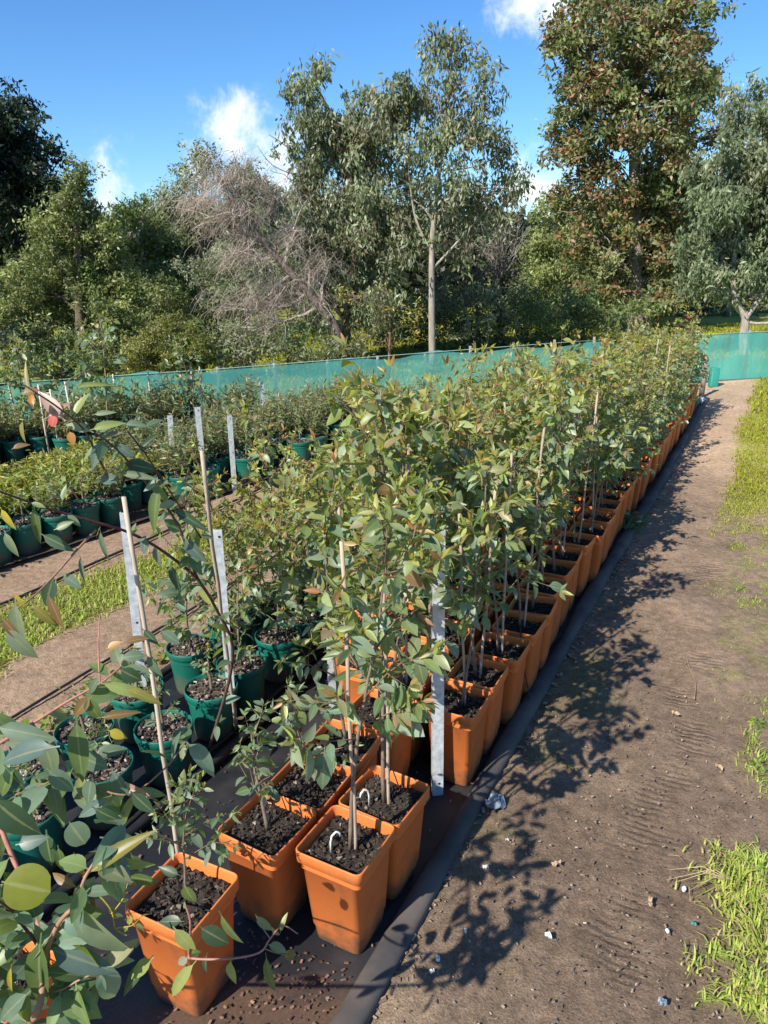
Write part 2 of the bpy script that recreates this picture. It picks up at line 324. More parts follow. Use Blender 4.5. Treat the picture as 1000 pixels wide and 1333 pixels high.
def grass_mask(x, y, s, t):
    n = fbm(x * 2.2 + 5, y * 2.2 + 3, 4, 3); n2 = fbm(x * 7, y * 7, 3, 9)
    far = sstep(-.40, -.56, t + (n - .5) * .30) * sstep(3.1, 3.9, s + (n - .5) * 1.0)
    mid = sstep(-.55, -.85, t + (n - .5) * .4) * sstep(.45, .6, n2) * .85 * sstep(.8, 1.8, s) * (1 - sstep(3.1, 3.9, s))
    near = 0
    for X, Y_, r in TUFT: near = np.maximum(near, sstep(r * 1.25, r * .5, np.hypot(x - X, y - Y_) + (n2 - .5) * .1))
    for X, Y_, r in FLAT: near = np.maximum(near, .8 * sstep(r * 1.3, r * .4, np.hypot(x - X, y - Y_) + (n2 - .5) * .16))
    near = near * sstep(.46, .66, fbm(x * 15 + 3, y * 15, 3, 61))
    tl = t + .16 * (s - 0) * .5
    left = sstep(2.08, 2.22, tl + (n - .5) * .35) * sstep(2.75, 2.55, tl + (n - .5) * .3) * (1 - sstep(3.6, 4.6, s)) * sstep(-3, -2, s)
    fy = np.interp(x, [p[0] for p in FENCE] + [5.3, 60], [p[1] for p in FENCE] + [10.35, 12.0])
    back = sstep(-.15, .25, y - fy + (n - .5) * .4)
    return np.clip(np.maximum(np.maximum(np.maximum(far, mid), np.maximum(near, left)), back), 0, 1)
GM = grass_mask(GX, GY, GS, GT)
n1 = fbm(GX * 1.3, GY * 1.3, 4, 1); n2 = fbm(GX * 9, GY * 9, 4, 2); n3 = fbm(GX * 40, GY * 40, 3, 4)
farl = sstep(2.3, 5.0, GS + (n1 - .5) * 1.6)
dirt = np.array([.195, .138, .094])[None, None] * (1 - farl[..., None]) + np.array([.42, .295, .19])[None, None] * farl[..., None]
dirt = dirt * (0.72 + .56 * n1[..., None]) * (0.8 + .4 * n2[..., None])
pale = sstep(.56, .72, fbm(GX * 3.1 + 9, GY * 3.1, 4, 31))[..., None] * (1 - farl[..., None]) * .55
dirt = dirt * (1 - pale) + np.array([.30, .215, .14]) * pale
moss = (sstep(.52, .7, fbm(GX * 3.5, GY * 3.5, 3, 21)) * np.exp(-((GT + .16) / .14) ** 2) * (1 - sstep(1, 2.2, GS)))[..., None] * .4
dirt = dirt * (1 - moss) + np.array([.13, .14, .04]) * moss
dleft = sstep(1.3, 1.5, GT)[..., None]
dirt = dirt * (1 - dleft) + dleft * np.array([.31, .21, .135]) * (.75 + .5 * n1[..., None]) * (.85 + .3 * n2[..., None])
grassc = np.array([.17, .21, .03]) * (.7 + .6 * n2[..., None]) + farl[..., None] * np.array([.09, .07, .005])
gk = (.4 + .5 * sstep(4, 7, GY))[..., None] * GM[..., None]; GCOL = dirt * (1 - gk) + grassc * gk
near_w = sstep(7, 3.5, GY)
z = (n1 - .5) * .05 * sstep(-.1, -.4, GT) * sstep(25, 8, np.abs(GY)) + (n3 - .5) * .010 * near_w + (n2 - .5) * .012 * near_w
on_path = sstep(.02, -.06, GT)
tr = np.exp(-((GT + .54 + .03 * np.sin(GS * 1.7)) / .10) ** 4) * sstep(.38, .68, fbm(GX * 5.2, GY * 5.2, 4, 41)) * near_w
lug = np.sin((GS + .25 * np.abs(GT + .54)) * 2 * math.pi / .036)
z = z - tr * .008 * on_path
tr2 = np.exp(-((GT + .95) / .08) ** 4) * sstep(.4, .65, fbm(GX * 3, GY * 3, 2, 43)) * near_w
z = z - .006 * np.exp(-((np.abs(GT + .54) - .14) / .02) ** 2) * near_w * on_path
# flat where the mats lie
matm = sstep(-.02, .03, GT) * sstep(1.6, 1.5, GT)
z = np.where(matm > 0, np.minimum(z, 0) * (1 - matm) - .012 * matm, z)
z = np.where(GT > 1.5, (z - .004), z)
nx, ny = len(gx), len(gy)
idx = np.arange(nx * ny).reshape(ny, nx)
GF = np.stack([idx[:-1, :-1], idx[:-1, 1:], idx[1:, 1:], idx[1:, :-1]], -1).reshape(-1, 4)
kind(ob('ground', raw_mesh('ground', np.stack([GX, GY, z], -1), GF, 4, np.concatenate([GCOL.reshape(-1, 3), (np.clip(tr * on_path + .7 * tr2, 0, 1) * (1 - GM)).reshape(-1, 1)], 1), M['dirt'])), 'structure')

# ------------------------------------------------------------------ leaf building
def leaf_template(wid=.45, peak=.38, fold=.28, curve=.22, segs=6, petiole=.12, tip=1.0, round_=False):
    ys = [0, petiole] + [petiole + (1 - petiole) * (i / segs) for i in range(1, segs + 1)]
    V = []; 
    for y in ys:
        if y <= petiole: hw = .02
        else:
            q = (y - petiole) / (1 - petiole); pa = .62; pc = pa * (1 - peak) / peak; hw = wid / 2 * tip * (q ** pa * (1 - q) ** pc) / (peak ** pa * (1 - peak) ** pc)
            if round_: hw = wid / 2 * math.sqrt(max(0, 1 - (2 * q - 1) ** 2))
            if q > .999: hw = .004
            hw = max(hw, .004)
        zc = -curve * y * y
        V += [(-hw, y, zc + hw * fold * 1.0), (0, y, zc), (hw, y, zc + hw * fold)]
    # start the blade fast after the petiole
    F = []
    for i in range(len(ys) - 1):
        o = i * 3; F += [(o, o + 1, o + 4, o + 3), (o + 1, o + 2, o + 5, o + 4)]
    return np.array(V), np.array(F)
LT = [leaf_template(.50, .36, .30, .20), leaf_template(.42, .40, .40, .35), leaf_template(.36, .38, .25, .1), leaf_template(.55, .42, .2, .3)]
LANCE = leaf_template(.24, .4, .3, .3)
ROUND = leaf_template(.95, .48, .12, .12, petiole=.06, segs=9, round_=True)
DIAM = (np.array([(0, 0, 0), (-.16, .42, .05), (.16, .42, .05), (0, 1, -.05)]), np.array([(0, 2, 1), (1, 2, 3)]))
class Leaves:
    def __init__(s): s.B = []; s.A = []; s.Nn = []; s.L = []; s.W = []; s.C = []; s.T = []
    def add(s, base, axis_, nrm, L, W, col, tpl): s.B.append(base); s.A.append(axis_); s.Nn.append(nrm); s.L.append(L); s.W.append(W); s.C.append(col); s.T.append(tpl)
    def mesh(s, name, mat, tpls=LT):
        B = np.array(s.B); A = np.array(s.A); Nn = np.array(s.Nn); L = np.array(s.L); W = np.array(s.W); C = np.array(s.C); T = np.array(s.T)
        return leaves_mesh(name, mat, B, A, Nn, L, W, C, T, tpls)
def leaves_mesh(name, mat, B, A, Nn, L, W, C, T, tpls):
    A = A / (np.linalg.norm(A, axis=1, keepdims=True) + 1e-9)
    Nn = Nn - A * (Nn * A).sum(1, keepdims=True); Nn = Nn / (np.linalg.norm(Nn, axis=1, keepdims=True) + 1e-9)
    X = np.cross(A, Nn)
    VV = []; FF = []; CC = []; off = 0; fs = None
    for k, (tv, tf) in enumerate(tpls):
        m = T == k
        if not m.any(): continue
        v = B[m][:, None] + X[m][:, None] * (tv[None, :, 0:1] * (L[m] * W[m])[:, None, None]) + A[m][:, None] * (tv[None, :, 1:2] * L[m][:, None, None]) + Nn[m][:, None] * (tv[None, :, 2:3] * L[m][:, None, None])
        n = m.sum(); f = tf[None] + (np.arange(n) * len(tv))[:, None, None] + off
        VV.append(v.reshape(-1, 3)); FF.append(f.reshape(-1, tf.shape[1])); al = np.tile((np.abs(tv[:, 0]) > 1e-6).astype(float) if len(tv) > 6 else np.ones(len(tv)), n)[:, None]; CC.append(np.concatenate([np.repeat(C[m], len(tv), 0), al], 1)); off += n * len(tv); fs = tf.shape[1]
    return raw_mesh(name, np.concatenate(VV), np.concatenate(FF), fs, np.concatenate(CC), mat)
def unit(v): v = np.asarray(v, float); return v / (np.linalg.norm(v) + 1e-9)
def rv(s=1.0): return rng.normal(size=3) * s
MATURE = [np.array(c) for c in ((.15, .24, .14), (.19, .27, .185), (.12, .20, .09), (.25, .32, .235), (.19, .26, .09), (.14, .22, .15))]
YOUNG = [np.array(c) for c in ((.31, .34, .06), (.36, .33, .07), (.27, .34, .085), (.40, .28, .08), (.34, .17, .06), (.26, .31, .11), (.33, .36, .10))]
def leafcol(age):
    """age 0 = mature, 1 = new shoot tip"""
    m = MATURE[rng.integers(len(MATURE))]; y = YOUNG[rng.integers(len(YOUNG))]
    k = float(np.clip(age + rng.normal() * .14, 0, 1)); k = k * k * (3 - 2 * k)
    return (m * (1 - k) + y * k) * rng.uniform(.8, 1.2)

def sapling(height, bare, spread, nb, leaf=.075, density=1.0, seed=0, young=.6, lean=(0, 0), tuft=1.0):
    """returns (stem mesh data, foliage mesh data), rooted at 0,0,0"""
    global rng
    keep = rng; rng = np.random.default_rng(seed)
    st_ = MB(); lv = Leaves()
    n = 12; p = np.array([0.0, 0, 0]); pts = [p]; d = np.array([lean[0], lean[1], 1.0])
    for i in range(n):
        d = unit(d + rv(.06) + np.array([lean[0], lean[1], 0]) * .05 + np.array([0, 0, .08])); p = p + d * height / n; pts.append(p)
    st_.tube(pts, [.0065 - .0045 * i / n for i in range(n + 1)], 6, (.20, .15, .11))
    az = rng.uniform(0, 6.28)
    def at(q):
        f = q * n; i = min(int(f), n - 1); return pts[i] + (pts[i + 1] - pts[i]) * (f - i)
    def branch(p0, d0, L, hfrac, depth):
        k = max(3, int(L / .035)); P = [p0]; d = unit(d0)
        for i in range(k):
            d = unit(d + rv(.10) + np.array([0, 0, -.05 + .045 * (1 if depth else .6)])); P.append(P[-1] + d * L / k)
        rr = (.0026 if depth == 0 else .0016)
        c0 = np.array([.22, .12, .07]) if rng.random() < .6 else np.array([.16, .13, .07])
        st_.tube(P, [rr * (1 - .75 * i / k) for i in range(k + 1)], 4, c0)
        for i in range(1, k + 1):
            fr = i / k
            if fr < .12 and depth == 0: continue
            dd = unit(P[i] - P[i - 1])
            for sgn in (-1, 1):
                if rng.random() > density * (.95 - .38 * max(0, hfrac - .5) * 2 * (1 if depth else .6)): continue
                side = unit(np.cross(dd, np.array([0, 0, 1.0]) + rv(.5))) * sgn
                ax = unit(side * .8 + dd * .55 + np.array([0, 0, -.62]) + rv(.30))
                nm = unit(np.array([0, 0, 1.0]) + rv(.7))
                age = young * (fr ** 1.5) * .72 + (hfrac - .55) * 1.05 * young
                sz = leaf * rng.uniform(.62, 1.2) * (1.12 - .45 * fr) * (1.08 - .25 * hfrac)
                lv.add(P[i], ax, nm, sz, rng.uniform(.85, 1.15), leafcol(age), rng.integers(4) if rng.random() < .62 else 2)
        for q in range(int(5 * tuft)):                                  # new growth at the tip
            ax = unit(d * .8 + rv(.55)); lv.add(P[-1], ax, unit(rv() + np.array([0, 0, .6])), leaf * rng.uniform(.32, .6), .75, leafcol(.35 + .75 * young * (0.35 + hfrac * .8)), 2)
        return P
    for b in range(nb):
        q = bare + (1 - bare) * (b + rng.uniform(0, .8)) / nb; q = min(q, .98)
        az += 2.4 + rng.normal() * .4; el = rng.uniform(.25, .85) + .35 * q
        L = spread * rng.uniform(.6, 1.15) * (1.12 - .62 * ((q - bare) / (1 - bare)) ** 1.3)
        d0 = np.array([math.cos(az) * math.cos(el), math.sin(az) * math.cos(el), math.sin(el)])
        P = branch(at(q), d0, L, q, 0)
        for tw in range(rng.integers(1, 4)):
            i = rng.integers(1, len(P) - 1); dd = unit(P[i + 1] - P[i])
            branch(P[i], unit(dd + rv(.6)), L * rng.uniform(.3, .55), q, 1)
    for k in range(3):
        branch(pts[int(n * rng.uniform(.75, 1))], np.array([0, 0, 1.6]) + rv(.32), height * rng.uniform(.16, .30), .95, 1)
    rng = keep
    return st_.mesh('stem', M['twig']), lv.mesh('foliage', M['leaf'])

# ------------------------------------------------------------------ pots
def rsq(h, r, z, seg=3):
    """rounded square ring"""
    out = []
    for cx, cy, a0 in ((1, 1, 0), (-1, 1, 90), (-1, -1, 180), (1, -1, 270)):
        for k in range(seg + 1):
            t = rad(a0 + 90 * k / seg); out.append((cx * (h - r) + r * math.cos(t), cy * (h - r) + r * math.sin(t), z))
    return out
def loft(rings, close_first=True, close_last=False):
    n = len(rings[0]); V = [p for r in rings for p in r]; F = []
    for i in range(len(rings) - 1):
        for k in range(n): F.append((i * n + k, i * n + (k + 1) % n, (i + 1) * n + (k + 1) % n, (i + 1) * n + k))
    if close_first: F.append(tuple(range(n))[::-1])
    if close_last: F.append(tuple((len(rings) - 1) * n + k for k in range(n)))
    return V, F
POT_H, POT_W = .295, .098
def orange_pot_mesh():
    b = MB(); R = []
    for h, r, z in ((.066, .018, .0), (.069, .02, .004), (.0745, .021, .05), (.0765, .021, .053), (.0885, .020, .255), (.0895, .020, .2555), (.0900, .018, .258), (.0935, .018, .259), (.0975, .018, .262), (.098, .018, .290), (.0975, .0175, .2935), (.0955, .0165, .295), (.0935, .015, .2935), (.0925, .015, .288), (.0905, .015, .262), (.0895, .014, .24)):
        R.append(rsq(h, r, z))
    V, F = loft(R); b.add(V, F)
    # recessed panel ribs at the middle of each side near the foot
    me = b.mesh('pot', M['orange']); return me
def square_soil_mesh(seed):
    g = np.random.default_rng(seed); b = MB(); n = 15; h = .0895; V = []; F = []; hz = fbm(np.arange(n)[:, None] * .6 + seed * 3.1, np.arange(n)[None, :] * .6, 3, seed)
    for i in range(n):
        for j in range(n): V.append(((i / (n - 1) * 2 - 1) * h, (j / (n - 1) * 2 - 1) * h, .262 + (hz[i, j] - .5) * .022 + g.normal() * .0022))
    for i in range(n - 1):
        for j in range(n - 1): F.append((i * n + j, (i + 1) * n + j, (i + 1) * n + j + 1, i * n + j + 1))
    b.add(V, F, (.038, .03, .025))
    chips(b, g, 260, lambda: (g.uniform(-h, h) * .93, g.uniform(-h, h) * .93), .267, ((.05, .04, .032), (.10, .075, .055), (.03, .024, .02), (.24, .20, .165)), (.45, .3, .2, .05))
    return b.mesh('soil', M['soil'], False)
def chips(b, g, n, pos, z, cols, pr, size=(.002, .0062)):
    for k in range(n):
        x, y = pos(); L = g.uniform(*size); Mx = np.array(Matrix.Rotation(g.uniform(0, 6.3), 3, 'Z') @ Matrix.Rotation(g.normal() * .6, 3, 'X') @ Matrix.Rotation(g.normal() * .4, 3, 'Y'))
        c = np.array(cols[g.choice(len(cols), p=pr)]) * g.uniform(.7, 1.25)
        b.box((x, y, z + g.uniform(-.003, .006)), (L, L * g.uniform(.3, .7), L * g.uniform(.15, .4)), Mx, c)
def ring(r, z, n=28): return [(r * math.cos(2 * math.pi * k / n), r * math.sin(2 * math.pi * k / n), z) for k in range(n)]
def green_pot_mesh():
    b = MB(); V, F = loft([ring(r, z) for r, z in ((.070, 0), (.073, .003), (.076, .02), (.089, .165), (.0895, .167), (.094, .168), (.097, .171), (.0985, .192), (.0975, .196), (.0955, .198), (.0935, .196), (.092, .17), (.090, .15))]); b.add(V, F)
    return b.mesh('pot', M['green'])
def round_soil_mesh(seed):
    g = np.random.default_rng(seed); b = MB(); V = [(0, 0, .181)]; F = []; nr, n = 6, 24
    for i in range(1, nr + 1):
        for k in range(n): V.append((.091 * i / nr * math.cos(6.2832 * k / n), .091 * i / nr * math.sin(6.2832 * k / n), .178 + g.normal() * .003))
    for k in range(n): F.append((0, 1 + k, 1 + (k + 1) % n))
    for i in range(nr - 1):
        for k in range(n): F.append((1 + i * n + k, 1 + (i + 1) * n + k, 1 + (i + 1) * n + (k + 1) % n, 1 + i * n + (k + 1) % n))
    b.add(V, F, (.09, .07, .055))
    def pos():
        r = .086 * math.sqrt(g.random()); t = g.uniform(0, 6.3); return r * math.cos(t), r * math.sin(t)
    chips(b, g, 170, pos, .184, ((.09, .07, .055), (.19, .155, .125), (.05, .04, .032), (.36, .32, .28)), (.35, .33, .2, .12), (.003, .010))
    return b.mesh('soil', M['soil'], False)
POT_ME = orange_pot_mesh(); GPOT_ME = green_pot_mesh()
SOILS = [square_soil_mesh(40 + i) for i in range(4)]; RSOILS = [round_soil_mesh(60 + i) for i in range(3)]
def stake_mesh(L, r=.0048, col=(.42, .33, .24)):
    b = MB(); n = 7; b.tube([(math.sin(i * 1.3) * .002, math.cos(i * 1.7) * .002, L * i / n) for i in range(n + 1)], r, 6, col); return b.mesh('stake', M['wood'])
STAKES = [stake_mesh(.80), stake_mesh(.95), stake_mesh(.88)]
def spike_mesh():
    b = MB(); b.tube([(.0, 0, 0), (0, 0, .035), (-.004, 0, .052), (-.016, 0, .060), (-.026, 0, .052), (-.028, 0, .04)], .0028, 6); return b.mesh('drip_spike', M['white'])
SPIKE = spike_mesh()
def tube_mesh(seed):
    g = np.random.default_rng(seed); b = MB(); s = g.choice([-1, 1])
    P = [(s * .0, .0, .272), (s * .05, .02, .30), (s * .09, .03, .302), (s * .106, .04, .27), (s * .11, .055, .17), (s * .105, .08, .06), (s * .12, .10, .008)]
    Q = []
    for i in range(len(P) - 1):
        for k in range(4): Q.append(np.array(P[i]) * (1 - k / 4) + np.array(P[i + 1]) * k / 4)
    Q.append(np.array(P[-1])); Q = [Q[0]] + [(Q[i - 1] + Q[i] + Q[i + 1]) / 3 for i in range(1, len(Q) - 1)] + [Q[-1]]
    b.tube(Q, .0024, 5); return b.mesh('drip_tube', M['pipe'])
TUBES = [tube_mesh(3), tube_mesh(8)]

# ------------------------------------------------------------------ orange bed
DENSE = [sapling(.66 + .07 * (i % 3), .05, .225, 16, .070, .85, 100 + i, .76) for i in range(7)]
MIDS = [sapling(.74 + .07 * (i % 3), .32, .235, 13, .074, .85, 200 + i, .70) for i in range(6)]
TALLBARE = [sapling(.88, .38, .22, 13, .082, 1.0, 300 + i, .62) for i in range(3)]
SPARSE = [sapling(.30, .25, .15, 5, .06, .75, 330 + i, .2, tuft=.5) for i in range(2)]
SP_TALL = [sapling(.62, .3, .2, 8, .078, .75, 350 + i, .3, lean=(-.08, .02)) for i in range(2)]
ORD = ['first', 'second', 'third', 'fourth', 'fifth', 'sixth', 'seventh', 'eighth', 'ninth', 'tenth', 'eleventh', 'twelfth', 'thirteenth', 'fourteenth', 'fifteenth', 'sixteenth', 'seventeenth', 'eighteenth', 'nineteenth', 'twentieth']
def sapling_thing(s, t, var, label, stake=None, scale=1.0, rz=None, group='orange potted eucalyptus saplings', tubei=None, spike=False, potz=0.0):
    r = thing('potted_sapling', label, 'potted sapling', st(s, t, .004), ROW_ANG + random.uniform(-.07, .07), group)
    p_ = ob('pot', POT_ME, r); so = ob('soil', SOILS[random.randrange(4)], r, rz=random.randrange(4) * math.pi / 2); pw = .985 if s < .15 else .91; p_.scale = so.scale = (pw, pw, random.uniform(.98, 1.015))
    p_.rotation_euler = (random.uniform(-.012, .012), random.uniform(-.012, .012), 0)
    k = rz if rz is not None else random.uniform(0, 6.28)
    off = (random.uniform(-.012, .012), random.uniform(-.012, .012), .262)
    a_ = ob('stem', var[0], r, off, k); b_ = ob('foliage', var[1], r, off, k)
    a_.scale = b_.scale = (scale,) * 3
    if stake is not None:
        q = ob('stake', stake, r, (off[0] + .012, off[1] - .01, .17)); q.rotation_euler = (random.uniform(-.05, .05), random.uniform(-.05, .05), k)
    if tubei is not None: ob('drip_tube', TUBES[tubei], r, rz=random.choice((0, math.pi)))
    if spike: ob('drip_spike', SPIKE, r, (-.03, .03, .26), random.uniform(0, 6))
    return r
# the front pots, each told apart by eye
front = [
    (-.50, .115, TALLBARE[0], STAKES[1], 'nearest orange pot with a staked sapling, at the front of the column along the path', 1.0, True, None, .4),
    (-.305, .11, TALLBARE[1], STAKES[0], 'orange pot with a bare stemmed sapling, touching the back of the nearest orange pot', .97, True, 0, 2.2),
    (-.535, .335, SPARSE[0], None, 'orange pot holding a tiny few leaved seedling, left of the nearest orange pot', 1.0, False, 1, 1.0),
    (-.345, .33, SPARSE[1], None, 'orange pot with a short bare sprig in dark soil, left of the bare stemmed sapling', 1.0, False, 0, 3.0),
    (-.155, .33, MIDS[1], STAKES[2], 'orange pot half hidden under foliage, third from the front beside the empty mat', .95, False, None, 1.5),
    (.05, .305, TALLBARE[2], None, 'orange pot with a black drip tube loop, just left of the big steel post', 1.0, False, 0, 5.0),
    (.215, .10, TALLBARE[1], STAKES[0], 'orange pot directly behind the big steel post, on the path side', .95, False, None, .3),
    (-.815, .375, SP_TALL[1], None, 'lowest left orange pot with a leaning bamboo stake and drooping twigs', .55, False, None, 2.0),
    (-1.16, .56, SPARSE[1], None, 'orange pot cut off by the bottom left corner, under the big foreground leaves', 1.0, False, None, 2.0),
]
for s, t, var, stk, lab, sc, spk, tb, rz in front:
    r = sapling_thing(s, t, var, lab, stk, sc, rz, tubei=tb, spike=spk)
    if s == -.815:
        q0 = np.array(gp(238, 1152, .2)); q1 = wd(163, 646, 1.62); bb = MB(); bb.tube([q0 + (q1 - q0) * i / 8 + rng.normal(size=3) * .0015 for i in range(9)], .0055, 6, (.46, .38, .28))
        c = ob('stake', bb.mesh('stake', M['wood']), r); c.matrix_parent_inverse = (Matrix.Translation(r.location) @ Matrix.Rotation(r.rotation_euler[2], 4, 'Z')).inverted()
# the rest of the bed
dlab = 'leafy eucalyptus sapling massed inside the orange pot bed, its pot hidden behind others'
k_path = 0
for ci, (t0, s0, s1) in enumerate(((.10, .40, 6.95), (.305, .245, 6.95), (.50, .32, 6.9), (.70, .55, 6.9))):
    s = s0; k = 0
    while s < s1:
        far_k = s / 6.9
        var = TALLBARE if (s < .9 and ci < 2 and k % 2) else MIDS if s < 2.6 and (ci < 2 or s < 1.0 or random.random() < .4) else DENSE
        if ci > 1 and s > 1.3 and random.random() < (.3 if ci == 2 else .62): s += .2; continue
        v = var[random.randrange(len(var))]
        stk = STAKES[random.randrange(3)] if random.random() < (.5 if s < 2 else .09) else None
        if ci == 0 and k < 18: lab = f'orange potted sapling beside the path, {ORD[k + 1]} pot behind the big steel post'
        elif ci == 0: lab = 'distant orange potted sapling beside the path near the far end of the bed'
        elif ci == 1 and k < 6: lab = f'orange potted sapling, second column from the path, {ORD[k]} pot behind the steel post'
        else: lab = dlab
        sc = random.uniform(.80, 1.08) * (1.12 if random.random() < .06 else 1) * (1 if var is TALLBARE else 1.2 - .34 * min(1, s / 3.2))
        sapling_thing(s, t0 + random.uniform(-.022, .022), v, lab, stk, sc, tubei=(random.randrange(2) if s < 1.2 and random.random() < .4 else None))
        s += random.uniform(.184, .222) * (1 + .2 * (s > 3)); k += 1

# ------------------------------------------------------------------ weed mats and rolled edges
def strip_mesh(name, f0, f1, s0, s1, mat, z0=.003, amp=.003, nsm=60, nt_=10, seed=0):
    ss = np.linspace(s0, s1, nsm); tt = np.linspace(0, 1, nt_); V = []; C = []
    for s in ss:
        for q in tt:
            t = f0(s) * (1 - q) + f1(s) * q; p = st(s, t); zz = z0 + amp * float(fbm(np.array(p[0] * 6.), np.array(p[1] * 6.), 3, seed)); V.append((p[0], p[1], zz))
    i = np.arange(nsm * nt_).reshape(nsm, nt_); F = np.stack([i[:-1, :-1], i[1:, :-1], i[1:, 1:], i[:-1, 1:]], -1).reshape(-1, 4)
    T_ = np.ones((len(V), 4)); sv = np.repeat(ss, nt_); tv_ = np.array([to_st(np.array(q))[1] for q in V]); T_[:, 3] = np.clip(sstep(-.58, -.80, sv + .35 * (tv_ - .12)) * .8 + .12, 0, 1) if seed == 2 else .2
    return raw_mesh(name, V, F, 4, T_, mat)
r = thing('weed_mat', 'black woven weed mat under the orange pots, with a folded edge along the path', 'weed mat', st(3, .4))
def under(o, me, name):                      # child keeps its world place
    c = ob(name, me, o); c.matrix_parent_inverse = o.matrix_basis.inverted() if False else Matrix.Translation(-Vector(o.location)); return c
under(r, strip_mesh('mat_sheet', lambda s: .005, lambda s: .90, -1.6, 7.7, M['mat'], .0, .004, 160, 16, 2), 'mat_sheet')
def edge_roll():
    ss = np.linspace(-1.6, 7.75, 240); V = []; prof = 10
    for i, s in enumerate(ss):
        wdt = .028 + .016 * float(vnoise(np.array(s * 2.3), np.array(3.), 5)); hh = .026 + .018 * float(vnoise(np.array(s * 5.), np.array(1.), 6))
        t0 = .012 * float(vnoise(np.array(s * 1.7), np.array(8.), 7)) - .012 + .010 * math.sin(s * 1.1)
        for k in range(prof):
            th = math.pi * k / (prof - 1); V.append(tuple(st(s, t0 + wdt * math.cos(th) - .005, max(0, hh * math.sin(th) ** .7) + .001 + .004 * float(vnoise(np.array(s * 30), np.array(k * .9), 9)))))
    i = np.arange(240 * prof).reshape(240, prof); F = np.stack([i[:-1, :-1], i[:-1, 1:], i[1:, 1:], i[1:, :-1]], -1).reshape(-1, 4)
    return raw_mesh('folded_edge', V, F, 4, None, M['edge'])
under(r, edge_roll(), 'folded_edge')
r = thing('weed_mat', 'black weed mat under the green pots between the two black pipes', 'weed mat', st(1, 1.2))
under(r, strip_mesh('mat_sheet', lambda s: .90, lambda s: 1.46, -1.6, 6.2, M['mat'], .004, .004, 120, 10, 3), 'mat_sheet')

def pipe_obj(ptsl, radius, label, name='irrigation_pipe', cat='pipe', mat='pipe'):
    b = MB(); c = np.mean(ptsl, axis=0) * np.array([1, 1, 0]); b.tube([p - c for p in ptsl], radius, 8)
    o = ob(name, b.mesh(name, M[mat]), None, tuple(c)); return tag(o, label, cat)
def along(t0, s0, s1, z, wob, seed, n=50):
    return [st(s, t0 + wob * (float(vnoise(np.array(s * 1.3), np.array(seed * 1.0), seed)) - .5), z + .01 * float(vnoise(np.array(s * 2.), np.array(seed + 3.), seed))) for s in np.linspace(s0, s1, n)]
pipe_obj(along(.875, -1.5, 6, .026, .03, 2), .017, 'thick black pipe edging the green pots on the orange pot side')
pipe_obj(along(.915, -1.5, 6, .02, .05, 12), .009, 'thin black hose lying against the thick pipe beside the green pots')
pipe_obj(along(1.43, -1.5, 6, .03, .03, 4), .017, 'thick black pipe along the left edge of the green pots, by the dirt strip')
pipe_obj(along(1.80, -1.5, 5, .005, .08, 5), .006, 'thin black drip line lying on the left dirt strip')
pipe_obj(along(2.72, -.5, 5, .006, .08, 6), .008, 'thin dark hose along the far side of the grass strip')

# ------------------------------------------------------------------ green pots beside the pipes
GDENSE = [sapling(.42, .15, .2, 13, .06, .9, 400 + i, .45) for i in range(3)]
SPRIG = [sapling(.16, .1, .09, 5, .035, .7, 420 + i, .3, tuft=.4) for i in range(3)]
def bushlet(seed, h, w, n, cols, leaf):
    """low dense bush of fine leaves"""
    g = np.random.default_rng(seed); stm = MB(); B = []; A = []; C = []
    for k in range(26):
        az = g.uniform(0, 6.28); rr = w * math.sqrt(g.random()); top = np.array([rr * math.cos(az), rr * math.sin(az), h * g.uniform(.55, 1.05) * (1 - .3 * (rr / w) ** 2)])
        P = [np.zeros(3), top * np.array([.55, .55, .45]), top]; stm.tube(P, [.002, .0015, .0008], 3, (.14, .10, .05))
        for q in range(n // 26):
            f = g.uniform(.25, 1.03); base = (P[0] * (1 - f) ** 2 + 2 * P[1] * f * (1 - f) + P[2] * f * f); B.append(base); A.append(np.array([g.normal(), g.normal(), .5 + g.normal() * .5]))
            c = np.array(cols[g.integers(len(cols))]) * g.uniform(.75, 1.25); C.append(c)
    n_ = len(B); return stm.mesh('stem', M['twig']), leaves_mesh('foliage', M['leaf'], np.array(B), np.array(A), g.normal(size=(n_, 3)) + np.array([0, 0, 1.0]), g.uniform(.6, 1.2, n_) * leaf, np.full(n_, 1.0), np.array(C), np.zeros(n_, int), [LANCE])
YB = [bushlet(500 + i, .19, .14, 620, ((.26, .31, .06), (.34, .36, .08), (.18, .24, .05), (.38, .34, .08)), .042) for i in range(4)]
GB = [bushlet(520 + i, .29, .13, 330, ((.14, .20, .10), (.22, .26, .10), (.18, .23, .15), (.30, .24, .12)), .048) for i in range(4)]
def green_thing(p, rz, var, label, group, scale=1.0, soil=True):
    r = thing('potted_seedling', label, 'potted seedling', p, rz, group)
    ob('pot', GPOT_ME, r); ob('soil', RSOILS[random.randrange(3)], r, rz=random.uniform(0, 6))
    k = random.uniform(0, 6.28)
    if var is not None:
        a_ = ob('stem', var[0], r, (0, 0, .178), k); b_ = ob('foliage', var[1], r, (0, 0, .178), k); a_.scale = b_.scale = (scale,) * 3
    return r
gg = 'green pots between the two black pipes'
